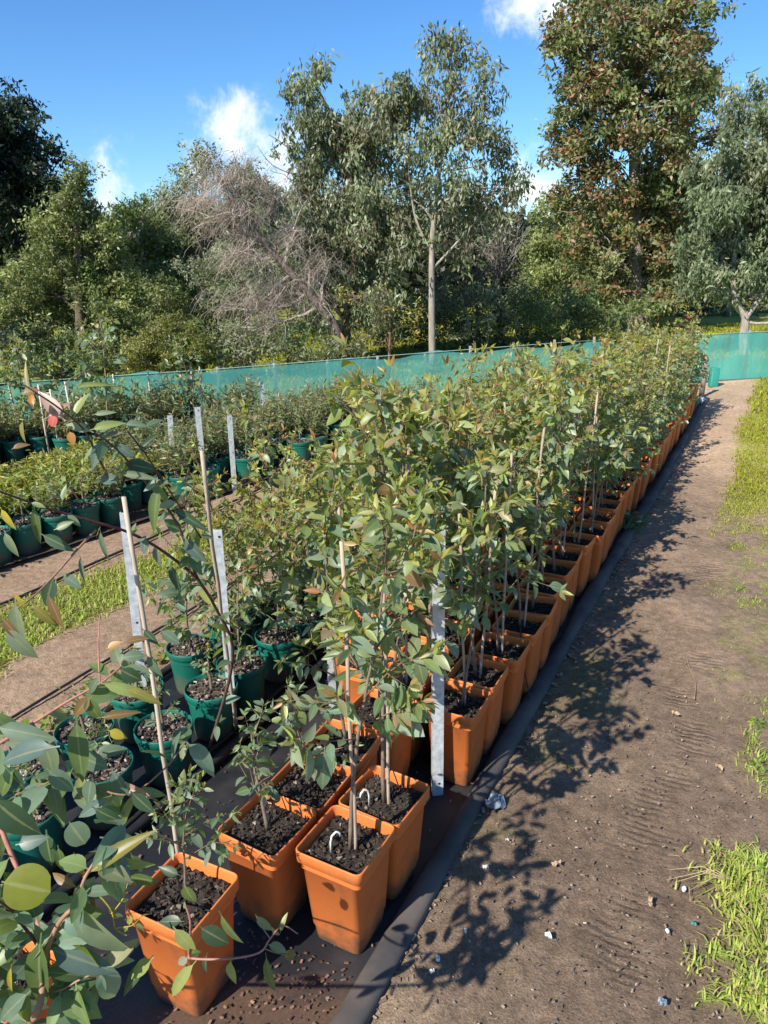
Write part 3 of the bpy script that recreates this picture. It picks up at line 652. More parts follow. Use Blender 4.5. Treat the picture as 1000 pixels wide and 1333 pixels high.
near_green = [
    (-.235, .985, SPRIG[0], 'green round pot of bare bark mulch beside the thick pipe, nearest the empty mat'),
    (-.475, 1.02, SPRIG[1], 'green round pot with sparse weeds, front left of the bare mulch pot'),
    (-.72, 1.06, SPRIG[2], 'green round pot of pale chips under the foreground leaves at the left'),
    (-.96, 1.08, None, 'green round pot at the left edge, mostly covered by the large foreground leaves'),
    (-.36, 1.22, SPRIG[1], 'green pot with a small sprout behind the sparse weed pot, by the left pipe'),
    (-.60, 1.26, SPRIG[0], 'green pot in shade behind the pale chip pot, by the left pipe'),
    (.03, 1.0, SPRIG[2], 'green round pot behind the steel post foot, third along the thick pipe'),
    (-.10, 1.24, SPRIG[2], 'green pot by the foot of the leftmost near steel post'),
]
for s, t, v, lab in near_green: green_thing(st(s, t, .007), random.uniform(0, 6), v, lab, gg, 1.0)
s = .24; k = 0
while s < 4.6:
    for t in (1.02, 1.26):
        green_thing(st(s + random.uniform(-.02, .02), t + random.uniform(-.02, .02), .007), random.uniform(0, 6), DENSE[random.randrange(7)],
                    'green potted sapling hidden behind the leafy orange pot bed' if s > .7 else f'green potted sapling behind the right near post, {"path side" if t < 1.1 else "by the left pipe"}, {"first" if k == 0 else "second" if k == 1 else "third"} in its line', gg, random.uniform(.84, 1.0) if s < .9 else random.uniform(.75, .98))
    s += .215; k += 1

# ------------------------------------------------------------------ beds farther left
def bed(origin, slope, ncol, a0, a1, step, tstep, variants, cat_labels, group, matlab, scale, matw):
    u = unit(ROW_U + ROW_V * slope); v = np.array([-u[1], u[0], 0]); o = st(*origin)
    n = 0
    for c in range(ncol):
        q = a0 + (c % 2) * step * .3
        while q < a1:
            p = o + u * (q + random.uniform(-.02, .02)) + v * (c * tstep + random.uniform(-.02, .02))
            q += step
            if p[1] > fence_y(p[0]) - .25 or (c == 0 and random.random() < .22): continue
            green_thing(p + np.array([0, 0, .006]), random.uniform(0, 6), variants(c, q), cat_labels(c, q, n), group, scale * random.uniform(.8, 1.2)); n += 1
    ang = math.atan2(u[1], u[0]); bmat = MB(); L = min(a1, 3.6)
    i0, i1 = a0 - .4, L
    ns = 40; V = []
    for i in range(ns):
        for k in range(8):
            q = i0 + (i1 - i0) * i / (ns - 1); tt_ = -.14 + (matw + .0) * k / 7
            p = o + u * q + v * tt_; zz = .001 + .005 * float(vnoise(np.array(p[0] * 7.), np.array(p[1] * 7.), 4)) + (.02 if k == 0 else 0); V.append((p[0], p[1], zz))
    ii = np.arange(ns * 8).reshape(ns, 8); F = np.stack([ii[:-1, :-1], ii[1:, :-1], ii[1:, 1:], ii[:-1, 1:]], -1).reshape(-1, 4)
    tag(ob('weed_mat', raw_mesh('weed_mat', V, F, 4, None, M['mat'])), matlab, 'weed mat')
    return o, u, v
lab2 = {}
def l2(c, q, n):
    if c == 0 and q < 2.4: return f'green pot at the near edge of the left bed, {ORD[n]} in its front line'
    return 'green potted yellow bush packed in the left bed behind its front line' if q < 1.6 else 'green potted seedling toward the far end of the left bed'
def v2(c, q):
    if c == 0: return [SPRIG[0], GB[0], SPRIG[2], GB[1], SPRIG[1]][int(q / .21) % 5]
    return YB[random.randrange(4)] if q < 1.3 else (GB[random.randrange(4)] if random.random() < .7 else SPRIG[1])
b2o, b2u, b2v = bed((1.0, 3.22), -.16, 5, -1.05, 4.3, .205, .20, v2, l2, 'green pots in the left bed', 'black weed mat under the green pots of the left bed', 1.1, 1.12)
def l3(c, q, n): return 'small green potted plant in the farthest bed, in front of the teal fence'
def v3(c, q): return GB[random.randrange(4)] if random.random() < .8 else SP_TALL[random.randrange(2)]
b3o, b3u, b3v = bed((3.25, 4.6), -.45, 5, -2.1, 2.6, .21, .21, v3, l3, 'green pots in the farthest bed', 'black weed mat under the farthest green pots by the fence', 1.32, 1.2)
pipe_obj([b2o + b2u * q + b2v * (.90 + .03 * math.sin(q * 3)) + np.array([0, 0, .10 + .015 * math.sin(q * 4)]) for q in np.linspace(-1.4, 3.4, 40)], .014, 'black hose sagging along the back of the left bed')

# ------------------------------------------------------------------ steel posts
def steel_post(p, h, label, wdt=.038, tilt=(0, 0), rz=0.0):
    """galvanised angle section post with punched holes"""
    b = MB(); th = .0035
    for i, (cx, cy, hx, hy) in enumerate(((0, 0, wdt / 2, th / 2), (-wdt / 2 + th / 2, wdt * .32, th / 2, wdt * .30))):
        b.box((cx, cy, h / 2 - .0), (hx, hy, h / 2 - (.0 if i == 0 else .002)))
    o = ob('steel_post', b.mesh('steel_post', M['steel'], False), None, tuple(p), rz); o.rotation_euler = (tilt[0], tilt[1], rz)
    tag(o, label, 'post', 'galvanised steel posts')
    hb = MB()
    for k in range(3):
        z0 = (h - .025, h * .52, .05)[k]
        V = [(.0045 * math.cos(t) + .004, -th / 2 - .0012, z0 + .0045 * math.sin(t)) for t in np.linspace(0, 2 * math.pi, 9)[:-1]]
        hb.add(V, [tuple(range(8))])
    ob('bolt_hole', hb.mesh('bolt_hole', M['pipe'], False), o)['kind'] = 'stuff'
    return o
def post_px(bx, by, tx, ty, label, wdt=.038, rz=.35):
    p = gp(bx, by); d = ray(tx, ty); h = CAM_H + d[2] * (p[1] / d[1]); top = wy(tx, ty, p[1])
    lean = math.atan2(top[0] - p[0], h)
    return steel_post(p, h, label, wdt, (0, lean), rz)
post_px(570, 1036, 572, 690, 'big galvanised steel post standing in the gap beside the front orange pots', .036, .12)
post_px(305, 952, 283, 690, 'galvanised steel post between the empty mat and the green pots, right of its twin', .030, .2)
post_px(192, 950, 161, 668, 'leftmost near galvanised steel post, bamboo stake crossing it', .030, .25)
post_px(434, 930, 428, 770, 'short steel post buried in leaves behind the front orange pots', .028, .2)
post_px(228, 640, 221, 541, 'thin steel post in the left bed, first from the left', .036)
post_px(268, 640, 257, 530, 'tall thin steel post at the front line of the left bed', .038)
post_px(306, 640, 299, 541, 'thin steel post at the right of the tall one in the left bed', .034)
post_px(345, 556, 341, 497, 'pale steel post in the farthest bed, the right one of the close pair', .036)
post_px(322, 548, 320, 503, 'pale steel post in the farthest bed, the left one of the close pair', .034)
def wood_stake(p0, p1, r, label):
    b = MB(); n = 8; p0 = np.asarray(p0); p1 = np.asarray(p1); b.tube([(p1 - p0) * i / n + rng.normal(size=3) * .002 for i in range(n + 1)], r, 6, (.42, .34, .25))
    return tag(ob('wooden_stake', b.mesh('wooden_stake', M['wood']), None, tuple(p0)), label, 'stake')
wood_stake(gp(308, 955), wd(262, 588, 1.95), .0058, 'pale bamboo stake leaning against the right near steel post')

for k in range(30):
    q = -1.9 + 4.2 * k / 30 + random.uniform(-.05, .05); p = b3o + b3u * q + b3v * random.choice((.02, .22, .44, .65, .85))
    if p[1] > fence_y(p[0]) - .2: continue
    b = MB(); hh = random.uniform(.5, .72); b.tube([(0, 0, 0), (random.uniform(-.01, .01), 0, hh * .5), (random.uniform(-.03, .03), random.uniform(-.02, .02), hh)], .0075, 5, (.52, .47, .38))
    tag(ob('bamboo_stake', b.mesh('bamboo_stake', M['wood']), None, tuple(p)), 'thin pale bamboo stake in the farthest bed, upright before the teal fence', 'stake', 'thin stakes in the farthest bed')
# ------------------------------------------------------------------ plants leaning in at the left of the frame
def tri(pts, dep): return [wd(x, y, d) for (x, y), d in zip(pts, dep)]
def smooth(P, k=5):
    P = [np.asarray(p) for p in P]; Q = []
    for i in range(len(P) - 1):
        p0 = P[max(i - 1, 0)]; p1 = P[i]; p2 = P[i + 1]; p3 = P[min(i + 2, len(P) - 1)]
        for j in range(k):
            t = j / k; Q.append(.5 * (2 * p1 + (p2 - p0) * t + (2 * p0 - 5 * p1 + 4 * p2 - p3) * t * t + (3 * p1 - p0 - 3 * p2 + p3) * t ** 3))
    Q.append(P[-1]); return Q
C_ = dict(pale=(.27, .33, .20), gg=(.14, .20, .13), blue=(.12, .18, .15), mid=(.12, .17, .055), dark=(.055, .10, .05), olive=(.20, .21, .02), gold=(.25, .21, .05), lime=(.27, .32, .10), brown=(.22, .12, .05), orange=(.42, .18, .03), pink=(.42, .26, .22), red=(.5, .08, .07), yellow=(.45, .34, .03), sage=(.20, .24, .15))
def hand_plant(label, root, stems, leaves, fill, group=None, name='eucalyptus_sapling', potz=None):
    r = thing(name, label, 'sapling', tuple(root), 0, group); R0 = np.asarray(root)
    b = MB(); lv = Leaves(); cams = {}
    allp = []
    for pts, dep, r0, r1, col in stems:
        P = smooth(tri(pts, dep) if not isinstance(pts[0], np.ndarray) else pts); n = len(P)
        b.tube([p - R0 for p in P], [r0 + (r1 - r0) * i / (n - 1) for i in range(n)], 6, col); allp.append(P)
    for (bx, by), (tx, ty), wpx, dep, col, *dd in leaves:
        d2 = dep + (dd[0] if dd else 0.0); B = wd(bx, by, dep); T = wd(tx, ty, d2); L = np.linalg.norm(T - B)
        tpl = 4 if wpx > .7 * math.hypot(tx - bx, ty - by) else rng.integers(0, 4)
        tw = [.50, .42, .36, .55, .95][tpl]
        W = (wpx * dep / FPX) / (L * tw) * (.92 if tpl < 4 else 1.05)
        nm = unit(EYE - B) * .6 + np.array([-.49, -.6, .64]) * .7 + rv(.22)
        c = np.array(C_[col]) * rng.uniform(.9, 1.1)
        lv.add(B - R0, T - B, nm, L, W, c, tpl)
    for ci, cnt, size, age in fill:
        P = allp[ci]
        for q in range(cnt):
            i = int(rng.integers(2, len(P))); dd = unit(P[i] - P[i - 1]); ax = unit(rv(.7) + dd * .4 + np.array([0, 0, -.45]))
            lv.add(P[i] - R0, ax, np.array([0, 0, 1.0]) + rv(.5) + unit(EYE - P[i]) * .4, size * rng.uniform(.6, 1.2), rng.uniform(.85, 1.1), leafcol(age), rng.integers(0, 4))
    ob('stem', b.mesh('stem', M['twig']), r); ob('foliage', lv.mesh('foliage', M['leaf'], LT + [ROUND]), r)
    return r
RED = (.13, .045, .04); TAN = (.30, .17, .10); BRN = (.12, .07, .05); PNK = (.38, .16, .12)
rootB = st(-.10, .93, .0)
D = 1.7
hand_plant('gangly red stemmed sapling leaning far left in front of the dirt strip', rootB,
  [([rootB + np.array([0, 0, .02]), wd(303, 860, 2.2), wd(280, 790, 2.0), wd(255, 748, 1.85), wd(230, 680, 1.75), wd(185, 622, 1.65), wd(150, 583, 1.58), wd(113, 556, 1.5)], None, .0055, .0018, BRN),
   ([(257, 752), (210, 716), (165, 692), (110, 676), (50, 658), (0, 640), (-40, 630)], [1.85, 1.75, 1.68, 1.6, 1.52, 1.45, 1.4], .004, .0015, RED),
   ([(150, 638), (128, 596), (108, 558), (75, 530), (48, 512), (30, 500)], [1.62, 1.58, 1.5, 1.44, 1.4, 1.38], .003, .001, BRN),
   ([(125, 690), (100, 716), (72, 748), (45, 775), (20, 795)], [1.62, 1.55, 1.5, 1.45, 1.4], .003, .0012, TAN),
   ([(105, 655), (85, 625), (70, 600)], [1.58, 1.55, 1.53], .002, .001, TAN),
   ([(255, 752), (235, 770), (222, 788)], [1.86, 1.82, 1.8], .002, .001, TAN),
   ([(165, 560), (190, 592), (215, 630), (240, 668), (262, 700)], [1.6, 1.62, 1.66, 1.72, 1.8], .002, .002, RED),
   ([(120, 480), (85, 500), (60, 560), (62, 520)], [1.6, 1.5, 1.5, 1.5], .001, .001, TAN)],
  [((96, 545), (112, 508), 15, 1.5, 'lime'), ((122, 563), (82, 548), 14, 1.5, 'pale'), ((117, 560), (158, 546), 13, 1.48, 'lime'), ((160, 552), (192, 553), 13, 1.55, 'gg'), ((188, 556), (212, 545), 12, 1.6, 'dark'),
   ((135, 572), (116, 612), 17, 1.55, 'blue'), ((150, 576), (175, 596), 12, 1.55, 'blue'), ((178, 590), (205, 560), 9, 1.6, 'dark'), ((152, 616), (206, 622), 11, 1.6, 'sage'), ((158, 602), (202, 610), 20, 1.62, 'dark'), ((128, 625), (155, 622), 18, 1.6, 'blue'),
   ((208, 628), (194, 694), 18, 1.65, 'mid'), ((222, 660), (272, 692), 14, 1.7, 'dark'), ((238, 698), (266, 734), 18, 1.75, 'blue'), ((222, 732), (232, 772), 14, 1.75, 'dark'), ((190, 698), (186, 722), 14, 1.7, 'blue'), ((200, 710), (208, 738), 10, 1.7, 'sage'),
   ((80, 656), (90, 622), 12, 1.55, 'mid'), ((44, 656), (49, 708), 13, 1.5, 'mid'), ((52, 694), (95, 718), 17, 1.5, 'dark'), ((70, 690), (95, 678), 12, 1.5, 'mid'), ((130, 688), (136, 730), 8, 1.6, 'gg'), ((104, 722), (109, 760), 8, 1.55, 'gg'), ((70, 750), (58, 790), 22, 1.5, 'dark'), ((80, 746), (106, 766), 15, 1.5, 'gg'), ((62, 772), (80, 818), 15, 1.45, 'brown'),
   ((85, 548), (50, 508), 20, 1.46, 'pink'), ((60, 545), (88, 520), 9, 1.46, 'pink'), ((28, 512), (50, 506), 14, 1.4, 'brown'), ((44, 530), (38, 510), 10, 1.42, 'orange'), ((72, 540), (66, 555), 14, 1.48, 'red'), ((90, 560), (96, 580), 12, 1.5, 'orange'), ((30, 545), (25, 575), 12, 1.45, 'gold'), ((15, 585), (35, 575), 10, 1.45, 'brown'), ((20, 780), (22, 850), 22, 1.35, 'sage'), ((5, 815), (42, 860), 24, 1.3, 'sage'), ((0, 800), (30, 840), 14, 1.3, 'brown'), ((18, 772), (30, 790), 8, 1.35, 'yellow'), ((40, 785), (72, 818), 14, 1.4, 'gold'),
   ((40, 515), (30, 468), 8, 1.5, 'gold'), ((95, 505), (140, 495), 8, 1.5, 'lime'), ((120, 540), (150, 535), 8, 1.5, 'pale'), ((0, 660), (18, 690), 10, 1.4, 'yellow'), ((5, 690), (20, 725), 12, 1.4, 'pale')],
  [(0, 34, .06, .2), (1, 10, .05, .2), (6, 8, .055, .2), (4, 4, .03, .5), (5, 10, .05, .1)], 'gangly foreground saplings')
rootA = st(-1.16, .56, .27)
hand_plant('nearest eucalyptus at the lower left corner, its big leaves filling the frame edge', rootA,
  [([rootA + np.array([0, 0, 0]), wd(40, 1330, .98), wd(60, 1255, .96), wd(62, 1235, .95), wd(78, 1200, .94), wd(100, 1175, .93), wd(112, 1140, .92), wd(140, 1100, .93), wd(168, 1068, .95)], None, .005, .0012, TAN),
   ([(60, 1245), (30, 1205), (8, 1180), (-20, 1165)], [.96, .94, .92, .9], .0025, .001, RED),
   ([(62, 1240), (30, 1150), (-5, 1060), (-20, 990), (15, 958), (42, 942), (90, 912), (130, 890), (157, 868)], [.96, 1.0, 1.02, 1.05, 1.07, 1.08, 1.1, 1.12, 1.14], .004, .0014, PNK),
   ([(105, 1152), (125, 1162), (145, 1185), (150, 1208), (165, 1218)], [.93, .93, .94, .95, .95], .0016, .0007, (.35, .30, .03)),
   ([(145, 1190), (160, 1170), (166, 1150)], [.94, .95, .95], .001, .0006, (.35, .3, .04)),
   ([(150, 1208), (172, 1205), (182, 1195)], [.95, .95, .96], .001, .0006, (.4, .3, .04)),
   ([(130, 890), (128, 840), (130, 800)], [1.12, 1.14, 1.15], .0014, .0007, PNK), ([(42, 942), (90, 1000), (160, 1035), (215, 1000), (245, 960)], [1.08, 1.1, 1.1, 1.15, 1.2], .002, .001, TAN),
   ([(90, 1000), (60, 1020), (20, 1035)], [1.1, 1.08, 1.05], .002, .001, TAN),
   ([(48, 1290), (75, 1290), (105, 1275), (135, 1262)], [.97, .96, .96, .96], .002, .001, TAN), ([(45, 1300), (20, 1290), (-10, 1262), (-20, 1230)], [.97, .95, .93, .92], .002, .001, TAN)],
  [((2, 1148), (64, 1160), 54, .88, 'olive'), ((92, 1166), (158, 1272), 40, .92, 'pale', .02), ((54, 1214), (38, 1331), 38, .93, 'mid'), ((108, 1142), (194, 1078), 24, .92, 'gold'), ((142, 1116), (197, 1134), 16, .94, 'lime'), ((58, 1232), (152, 1268), 36, .95, 'blue'), ((62, 1228), (140, 1282), 30, .97, 'gg'),
   ((-12, 1035), (42, 1098), 44, .82, 'dark'), ((78, 972), (-14, 984), 34, .9, 'blue'), ((-10, 945), (70, 962), 26, .95, 'gg'), ((99, 932), (106, 1022), 29, 1.02, 'mid'), ((98, 1152), (90, 1228), 9, .93, 'yellow'), ((102, 1156), (64, 1140), 15, .94, 'brown'), ((96, 1110), (108, 1148), 10, .93, 'orange'), ((118, 1160), (122, 1186), 7, .94, 'brown'), ((135, 1158), (163, 1164), 12, .95, 'pink'),
   ((130, 1268), (118, 1322), 16, 1.0, 'gg'), ((200, 1244), (150, 1300), 20, 1.02, 'dark'), ((200, 1246), (168, 1275), 20, 1.0, 'lime'), ((40, 1290), (-10, 1333), 26, .9, 'gg'), ((15, 1255), (8, 1300), 8, .9, 'yellow'), ((30, 1210), (-12, 1240), 34, .93, 'gg'), ((10, 1220), (60, 1205), 36, .97, 'gg'), ((64, 1205), (95, 1180), 26, .97, 'dark'), ((90, 1070), (110, 1100), 30, 1.0, 'gg'), ((60, 1080), (65, 1130), 26, 1.02, 'dark'), ((120, 1050), (158, 1075), 20, 1.0, 'dark'), ((20, 1100), (60, 1090), 24, .98, 'blue'), ((75, 1100), (82, 1140), 14, .96, 'mid'), ((130, 1090), (180, 1096), 22, 1.0, 'dark'),
   ((205, 1042), (140, 1018), 16, 1.08, 'pink'), ((105, 985), (140, 1000), 26, 1.05, 'gg'), ((120, 985), (160, 970), 22, 1.08, 'gg'), ((95, 1000), (70, 1040), 20, 1.05, 'mid'), ((140, 1040), (100, 1065), 18, 1.04, 'blue'), ((170, 1030), (200, 1060), 20, 1.06, 'dark'), ((5, 995), (30, 1030), 22, .95, 'dark'), ((20, 1000), (-10, 1040), 24, .95, 'mid'), ((170, 1110), (182, 1140), 20, 1.05, 'dark'), ((165, 1140), (205, 1150), 18, 1.05, 'mid'),
   ((128, 888), (196, 908), 17, 1.1, 'lime'), ((160, 895), (210, 915), 13, 1.1, 'gold'), ((158, 856), (187, 852), 16, 1.12, 'gg'), ((155, 870), (182, 888), 22, 1.12, 'dark'), ((190, 850), (208, 886), 13, 1.14, 'gg'), ((160, 838), (190, 826), 14, 1.14, 'brown'), ((138, 845), (158, 835), 12, 1.13, 'orange'), ((120, 905), (92, 935), 18, 1.08, 'brown'), ((112, 905), (128, 940), 20, 1.08, 'mid'), ((185, 818), (206, 840), 12, 1.16, 'dark'), ((208, 820), (234, 838), 16, 1.18, 'gg'), ((130, 880), (112, 905), 12, 1.1, 'gg'), ((126, 935), (178, 925), 12, 1.08, 'brown'), ((140, 950), (165, 962), 14, 1.08, 'yellow'), ((60, 1000), (95, 1030), 24, 1.0, 'gg'), ((120, 1010), (112, 1050), 22, 1.02, 'gg'), ((145, 1000), (165, 1040), 20, 1.05, 'blue')],
  [(0, 36, .06, .15), (2, 36, .06, .2), (7, 20, .06, .15), (8, 16, .07, .15), (1, 14, .06, .1), (9, 18, .06, .12), (10, 18, .06, .12), (4, 4, .016, .9), (5, 5, .016, .9), (3, 5, .016, .9)], 'gangly foreground saplings')
rootC = st(-.815, .375, .265)
hand_plant('drooping red twig with a few green leaves hanging over the lowest left orange pot', rootC,
  [([rootC, wd(248, 1200, 1.5), wd(246, 1240, 1.32), wd(252, 1248, 1.30), wd(300, 1248, 1.28), wd(338, 1240, 1.28), wd(352, 1222, 1.28), wd(368, 1205, 1.3), wd(388, 1216, 1.3)], None, .0028, .001, PNK),
   ([(345, 1235), (358, 1240), (384, 1246)], [1.28, 1.28, 1.29], .0012, .0007, (.25, .2, .05)), ([(246, 1215), (225, 1210), (205, 1200)], [1.35, 1.33, 1.32], .0016, .001, TAN),
   ([(352, 1222), (340, 1205), (333, 1192)], [1.28, 1.29, 1.29], .0012, .0007, TAN)],
  [((225, 1206), (256, 1243), 19, 1.33, 'lime'), ((240, 1200), (205, 1198), 16, 1.34, 'dark'), ((258, 1205), (298, 1232), 26, 1.34, 'dark'), ((285, 1185), (310, 1240), 13, 1.33, 'mid'), ((256, 1250), (212, 1304), 18, 1.3, 'lime'), ((300, 1248), (303, 1286), 17, 1.28, 'lime'), ((346, 1240), (353, 1303), 14, 1.27, 'mid'), ((332, 1190), (354, 1216), 13, 1.28, 'sage'), ((365, 1215), (370, 1190), 8, 1.3, 'lime'), ((370, 1246), (385, 1242), 12, 1.29, 'gold'), ((240, 1150), (250, 1180), 22, 1.45, 'mid'), ((235, 1140), (205, 1128), 14, 1.45, 'dark'), ((270, 1240), (262, 1272), 10, 1.3, 'dark')],
  [(0, 5, .04, .3)], 'gangly foreground saplings')

# ------------------------------------------------------------------ fence
def cloth_panel(P, h, seed, z0=.02):
    n = 90; cum = np.concatenate([[0], np.cumsum([np.linalg.norm(P[i + 1] - P[i]) for i in range(len(P) - 1)])]); L = cum[-1]; V = []; m = 8
    for i in range(n):
        q = L * i / (n - 1); x = np.interp(q, cum, [p[0] for p in P]); y = np.interp(q, cum, [p[1] for p in P])
        sag = .05 * abs(math.sin(q * math.pi / 1.1)) + .05 * (float(vnoise(np.array(q * 2.5), np.array(seed * 1.), seed)) - .5)
        for k in range(m):
            f = k / (m - 1); dz = z0 + (h - sag - z0) * f; wv = .03 * (float(vnoise(np.array(q * 6.), np.array(f * 2.), seed + 2)) - .5) * math.sin(math.pi * f); V.append((x + wv * .4, y - wv, dz))
    i = np.arange(n * m).reshape(n, m); F = np.stack([i[:-1, :-1], i[1:, :-1], i[1:, 1:], i[:-1, 1:]], -1).reshape(-1, 4)
    return raw_mesh('shade_cloth', V, F, 4, None, M['cloth'])
def fence_thing(P, h, label, nposts, seed, two=False, posth=.0):
    r = thing('fence', label, 'fence', P[len(P) // 2]); inv = Matrix.Translation(-Vector(r.location))
    c = ob('shade_cloth', cloth_panel(P, h, seed), r); c.matrix_parent_inverse = inv
    if two:
        P2 = [p + np.array([.0, .05, 0]) for p in P]; c = ob('shade_cloth', cloth_panel(P2, h * .50, seed + 5), r); c.matrix_parent_inverse = inv
    cum = np.concatenate([[0], np.cumsum([np.linalg.norm(P[i + 1] - P[i]) for i in range(len(P) - 1)])])
    for k in range(nposts):
        q = cum[-1] * (k + .5) / nposts; x = np.interp(q, cum, [p[0] for p in P]); y = np.interp(q, cum, [p[1] for p in P]); b = MB()
        b.tube([(x, y + .035, -.02), (x, y + .035, h + posth + random.uniform(-.02, .03))], .018, 7, (.25, .21, .17)); c = ob('fence_post', b.mesh('fence_post', M['wood']), r); c.matrix_parent_inverse = inv
    b = MB(); b.tube([(p[0], p[1] - .004, h - .01) for p in P], .004, 5, (.3, .5, .42)); c = ob('top_wire', b.mesh('top_wire', M['twig']), r); c.matrix_parent_inverse = inv
    return r
fence_thing(FENCE, .60, 'long low teal shade cloth fence behind the left beds and the sapling rows', 15, 3)
FR = [gp(x, y) * np.array([1, 1, 0]) for x, y in ((868, 500), (930, 497), (1000, 493), (1100, 487), (1250, 480))]
fence_thing(FR, .64, 'two tier teal shade cloth fence across the end of the dirt path', 6, 8, True)
p = gp(913, 516); b = MB(); b.tube([(0, 0, 0), (.005, 0, .22), (.0, 0, .43)], [.035, .032, .03], 8, (.26, .21, .17)); b.tube([(0, 0, .43), (0, 0, .47)], [.04, .03], 8, (.33, .24, .20))
tag(ob('end_post', b.mesh('end_post', M['wood']), None, tuple(p)), 'short grey wooden post at the far end of the mat beside the path', 'post')
b = MB(); V, F = loft([rsq(.09, .02, 0), rsq(.09, .02, .30), rsq(.086, .02, .30), rsq(.086, .02, .02)], False); b.add([(x * .55, y * .55, z_ * .8) for x, y, z_ in V], F)
tag(ob('tree_guard', b.mesh('tree_guard', M['tealp']), None, tuple(gp(928, 503))), 'small teal plastic tree guard standing by the far end post', 'tree guard')
# crumpled pale sheet near the far end of the mat
g = np.random.default_rng(5); V = []
for i in range(10):
    for j in range(7): V.append((i * .035 - .16, j * .035 - .1, .02 + .16 * abs(float(fbm(np.array(i * .5), np.array(j * .5), 3, 8)))))
ii = np.arange(70).reshape(10, 7); F = np.stack([ii[:-1, :-1], ii[1:, :-1], ii[1:, 1:], ii[:-1, 1:]], -1).reshape(-1, 4)
o = tag(ob('plastic_sheet', raw_mesh('plastic_sheet', V, F, 4, None, M['white']), None, tuple(st(7.25, .09)), 1.0), 'crumpled white plastic sheet lying at the far end of the sapling bed', 'plastic sheet')

# ------------------------------------------------------------------ grass and weeds
def blades(pts, L, Wd, cols, lean=.5, seed=0):
    g = np.random.default_rng(seed); n = len(pts); az = g.uniform(0, 6.283, n); ln = np.abs(g.normal(size=n)) * lean
    dx = np.cos(az); dy = np.sin(az); V = np.zeros((n, 5, 3)); px = -dy; py = dx
    for k, (f, wf) in enumerate(((0, 1), (.55, .8))):
        for q, sgn in enumerate((-1, 1)):
            V[:, k * 2 + q, 0] = pts[:, 0] + dx * ln * L * f * f + px * sgn * Wd * wf; V[:, k * 2 + q, 1] = pts[:, 1] + dy * ln * L * f * f + py * sgn * Wd * wf; V[:, k * 2 + q, 2] = pts[:, 2] + L * f * (1 - .25 * ln * f)
    V[:, 4, 0] = pts[:, 0] + dx * ln * L; V[:, 4, 1] = pts[:, 1] + dy * ln * L; V[:, 4, 2] = pts[:, 2] + L * np.maximum(.1, 1 - .5 * ln)
    F = np.array([(0, 1, 3), (0, 3, 2), (2, 3, 4)])[None] + (np.arange(n) * 5)[:, None, None]
    return V.reshape(-1, 3), F.reshape(-1, 3), np.repeat(cols, 5, 0)
def scatter(n, x0, x1, y0, y1, thr=0.0, seed=0):
    g = np.random.default_rng(seed); x = g.uniform(x0, x1, n); y = g.uniform(y0, y1, n); rx, ry = x - ROW_O[0], y - ROW_O[1]
    m = grass_mask(x, y, rx * ROW_U[0] + ry * ROW_U[1], rx * ROW_V[0] + ry * ROW_V[1]); k = g.random(n) < m * (m > thr); return x[k], y[k]
g = np.random.default_rng(77)
sets = []
for n, box, L, Wd, lean in ((24000, (.7, 2.2, 1.0, 2.4), .030, .0024, 1.2), (150000, (1.0, 4.5, 2.4, 6.0), .022, .0026, .8), (150000, (2.2, 9, 5.2, 10.6), .03, .005, .8), (140000, (-3.6, -.4, 2.2, 6.2), .035, .0035, .8), (90000, (-5, 10, 8, 18), .06, .010, .7)):
    x, y = scatter(n, *box, seed=int(n + L * 1000)); m = len(x); P = np.stack([x, y, np.full(m, -.004)], 1); b_ = g.random((m, 1))
    farw = sstep(2.5, 6, y)[:, None]
    c = (np.array([.30, .41, .07]) * (1 - b_) + np.array([.47, .52, .13]) * b_) * (1 - farw) + (np.array([.27, .30, .022]) * (1 - b_) + np.array([.36, .35, .035]) * b_) * farw
    dry = g.random((m, 1)) < .16; c = np.where(dry, np.array([.42, .33, .16]), c) * g.uniform(.75, 1.2, (m, 1))
    sets.append(blades(P, g.uniform(.5, 1.3, m) * L, np.full(m, Wd) * g.uniform(.7, 1.2, m), c, lean, int(n)))
V = []; F = []; C = []; off = 0
for v, f, c in sets: V.append(v); F.append(f + off); C.append(c); off += len(v)
kind(ob('grass', raw_mesh('grass', np.concatenate(V), np.concatenate(F), 3, np.concatenate(C), M['grass'])), 'stuff')
# the long tuft beside the tyre track, and straw blades falling from it
def tuft_thing(px, py, r_, n, L, label, straw=0):
    n = int(n * .62); r_ *= 1.05; p = gp(px, py); g = np.random.default_rng(int(px + py)); P = np.stack([g.normal(size=n) * r_, g.normal(size=n) * r_, np.zeros(n)], 1); b_ = g.random((n, 1))
    c = np.array([.30, .42, .07]) * (1 - b_) + np.array([.50, .54, .14]) * b_; c = np.where(g.random((n, 1)) < .15, np.array([.55, .45, .24]), c); v, f, c = blades(P, g.uniform(.4, 1.2, n) * L * .72 * (.45 + .75 * np.exp(-(np.hypot(P[:, 0], P[:, 1]) / r_) ** 2)), np.full(n, .0026), c, 1.0, int(px))
    t = ob('grass_tuft', raw_mesh('grass_tuft', v, f, 3, c, M['grass']), None, tuple(p)); tag(t, label, 'grass tuft', 'grass tufts beside the path')
    if straw:
        b = MB()
        for k in range(straw):
            a_ = math.pi + g.uniform(-.5, .45); q = g.uniform(.1, .19); b.tube([(0, 0, .02), (math.cos(a_) * q * .5, math.sin(a_) * q * .5, .05), (math.cos(a_) * q, math.sin(a_) * q, .015)], [.0018, .0014, .0006], 3, (.5, .40, .22))
        ob('straw', b.mesh('straw', M['twig']), t)['kind'] = 'stuff'
tuft_thing(955, 1155, .05, 420, .10, 'largest green grass tuft at the right edge, with dry straw fanning toward the tyre track', 8)
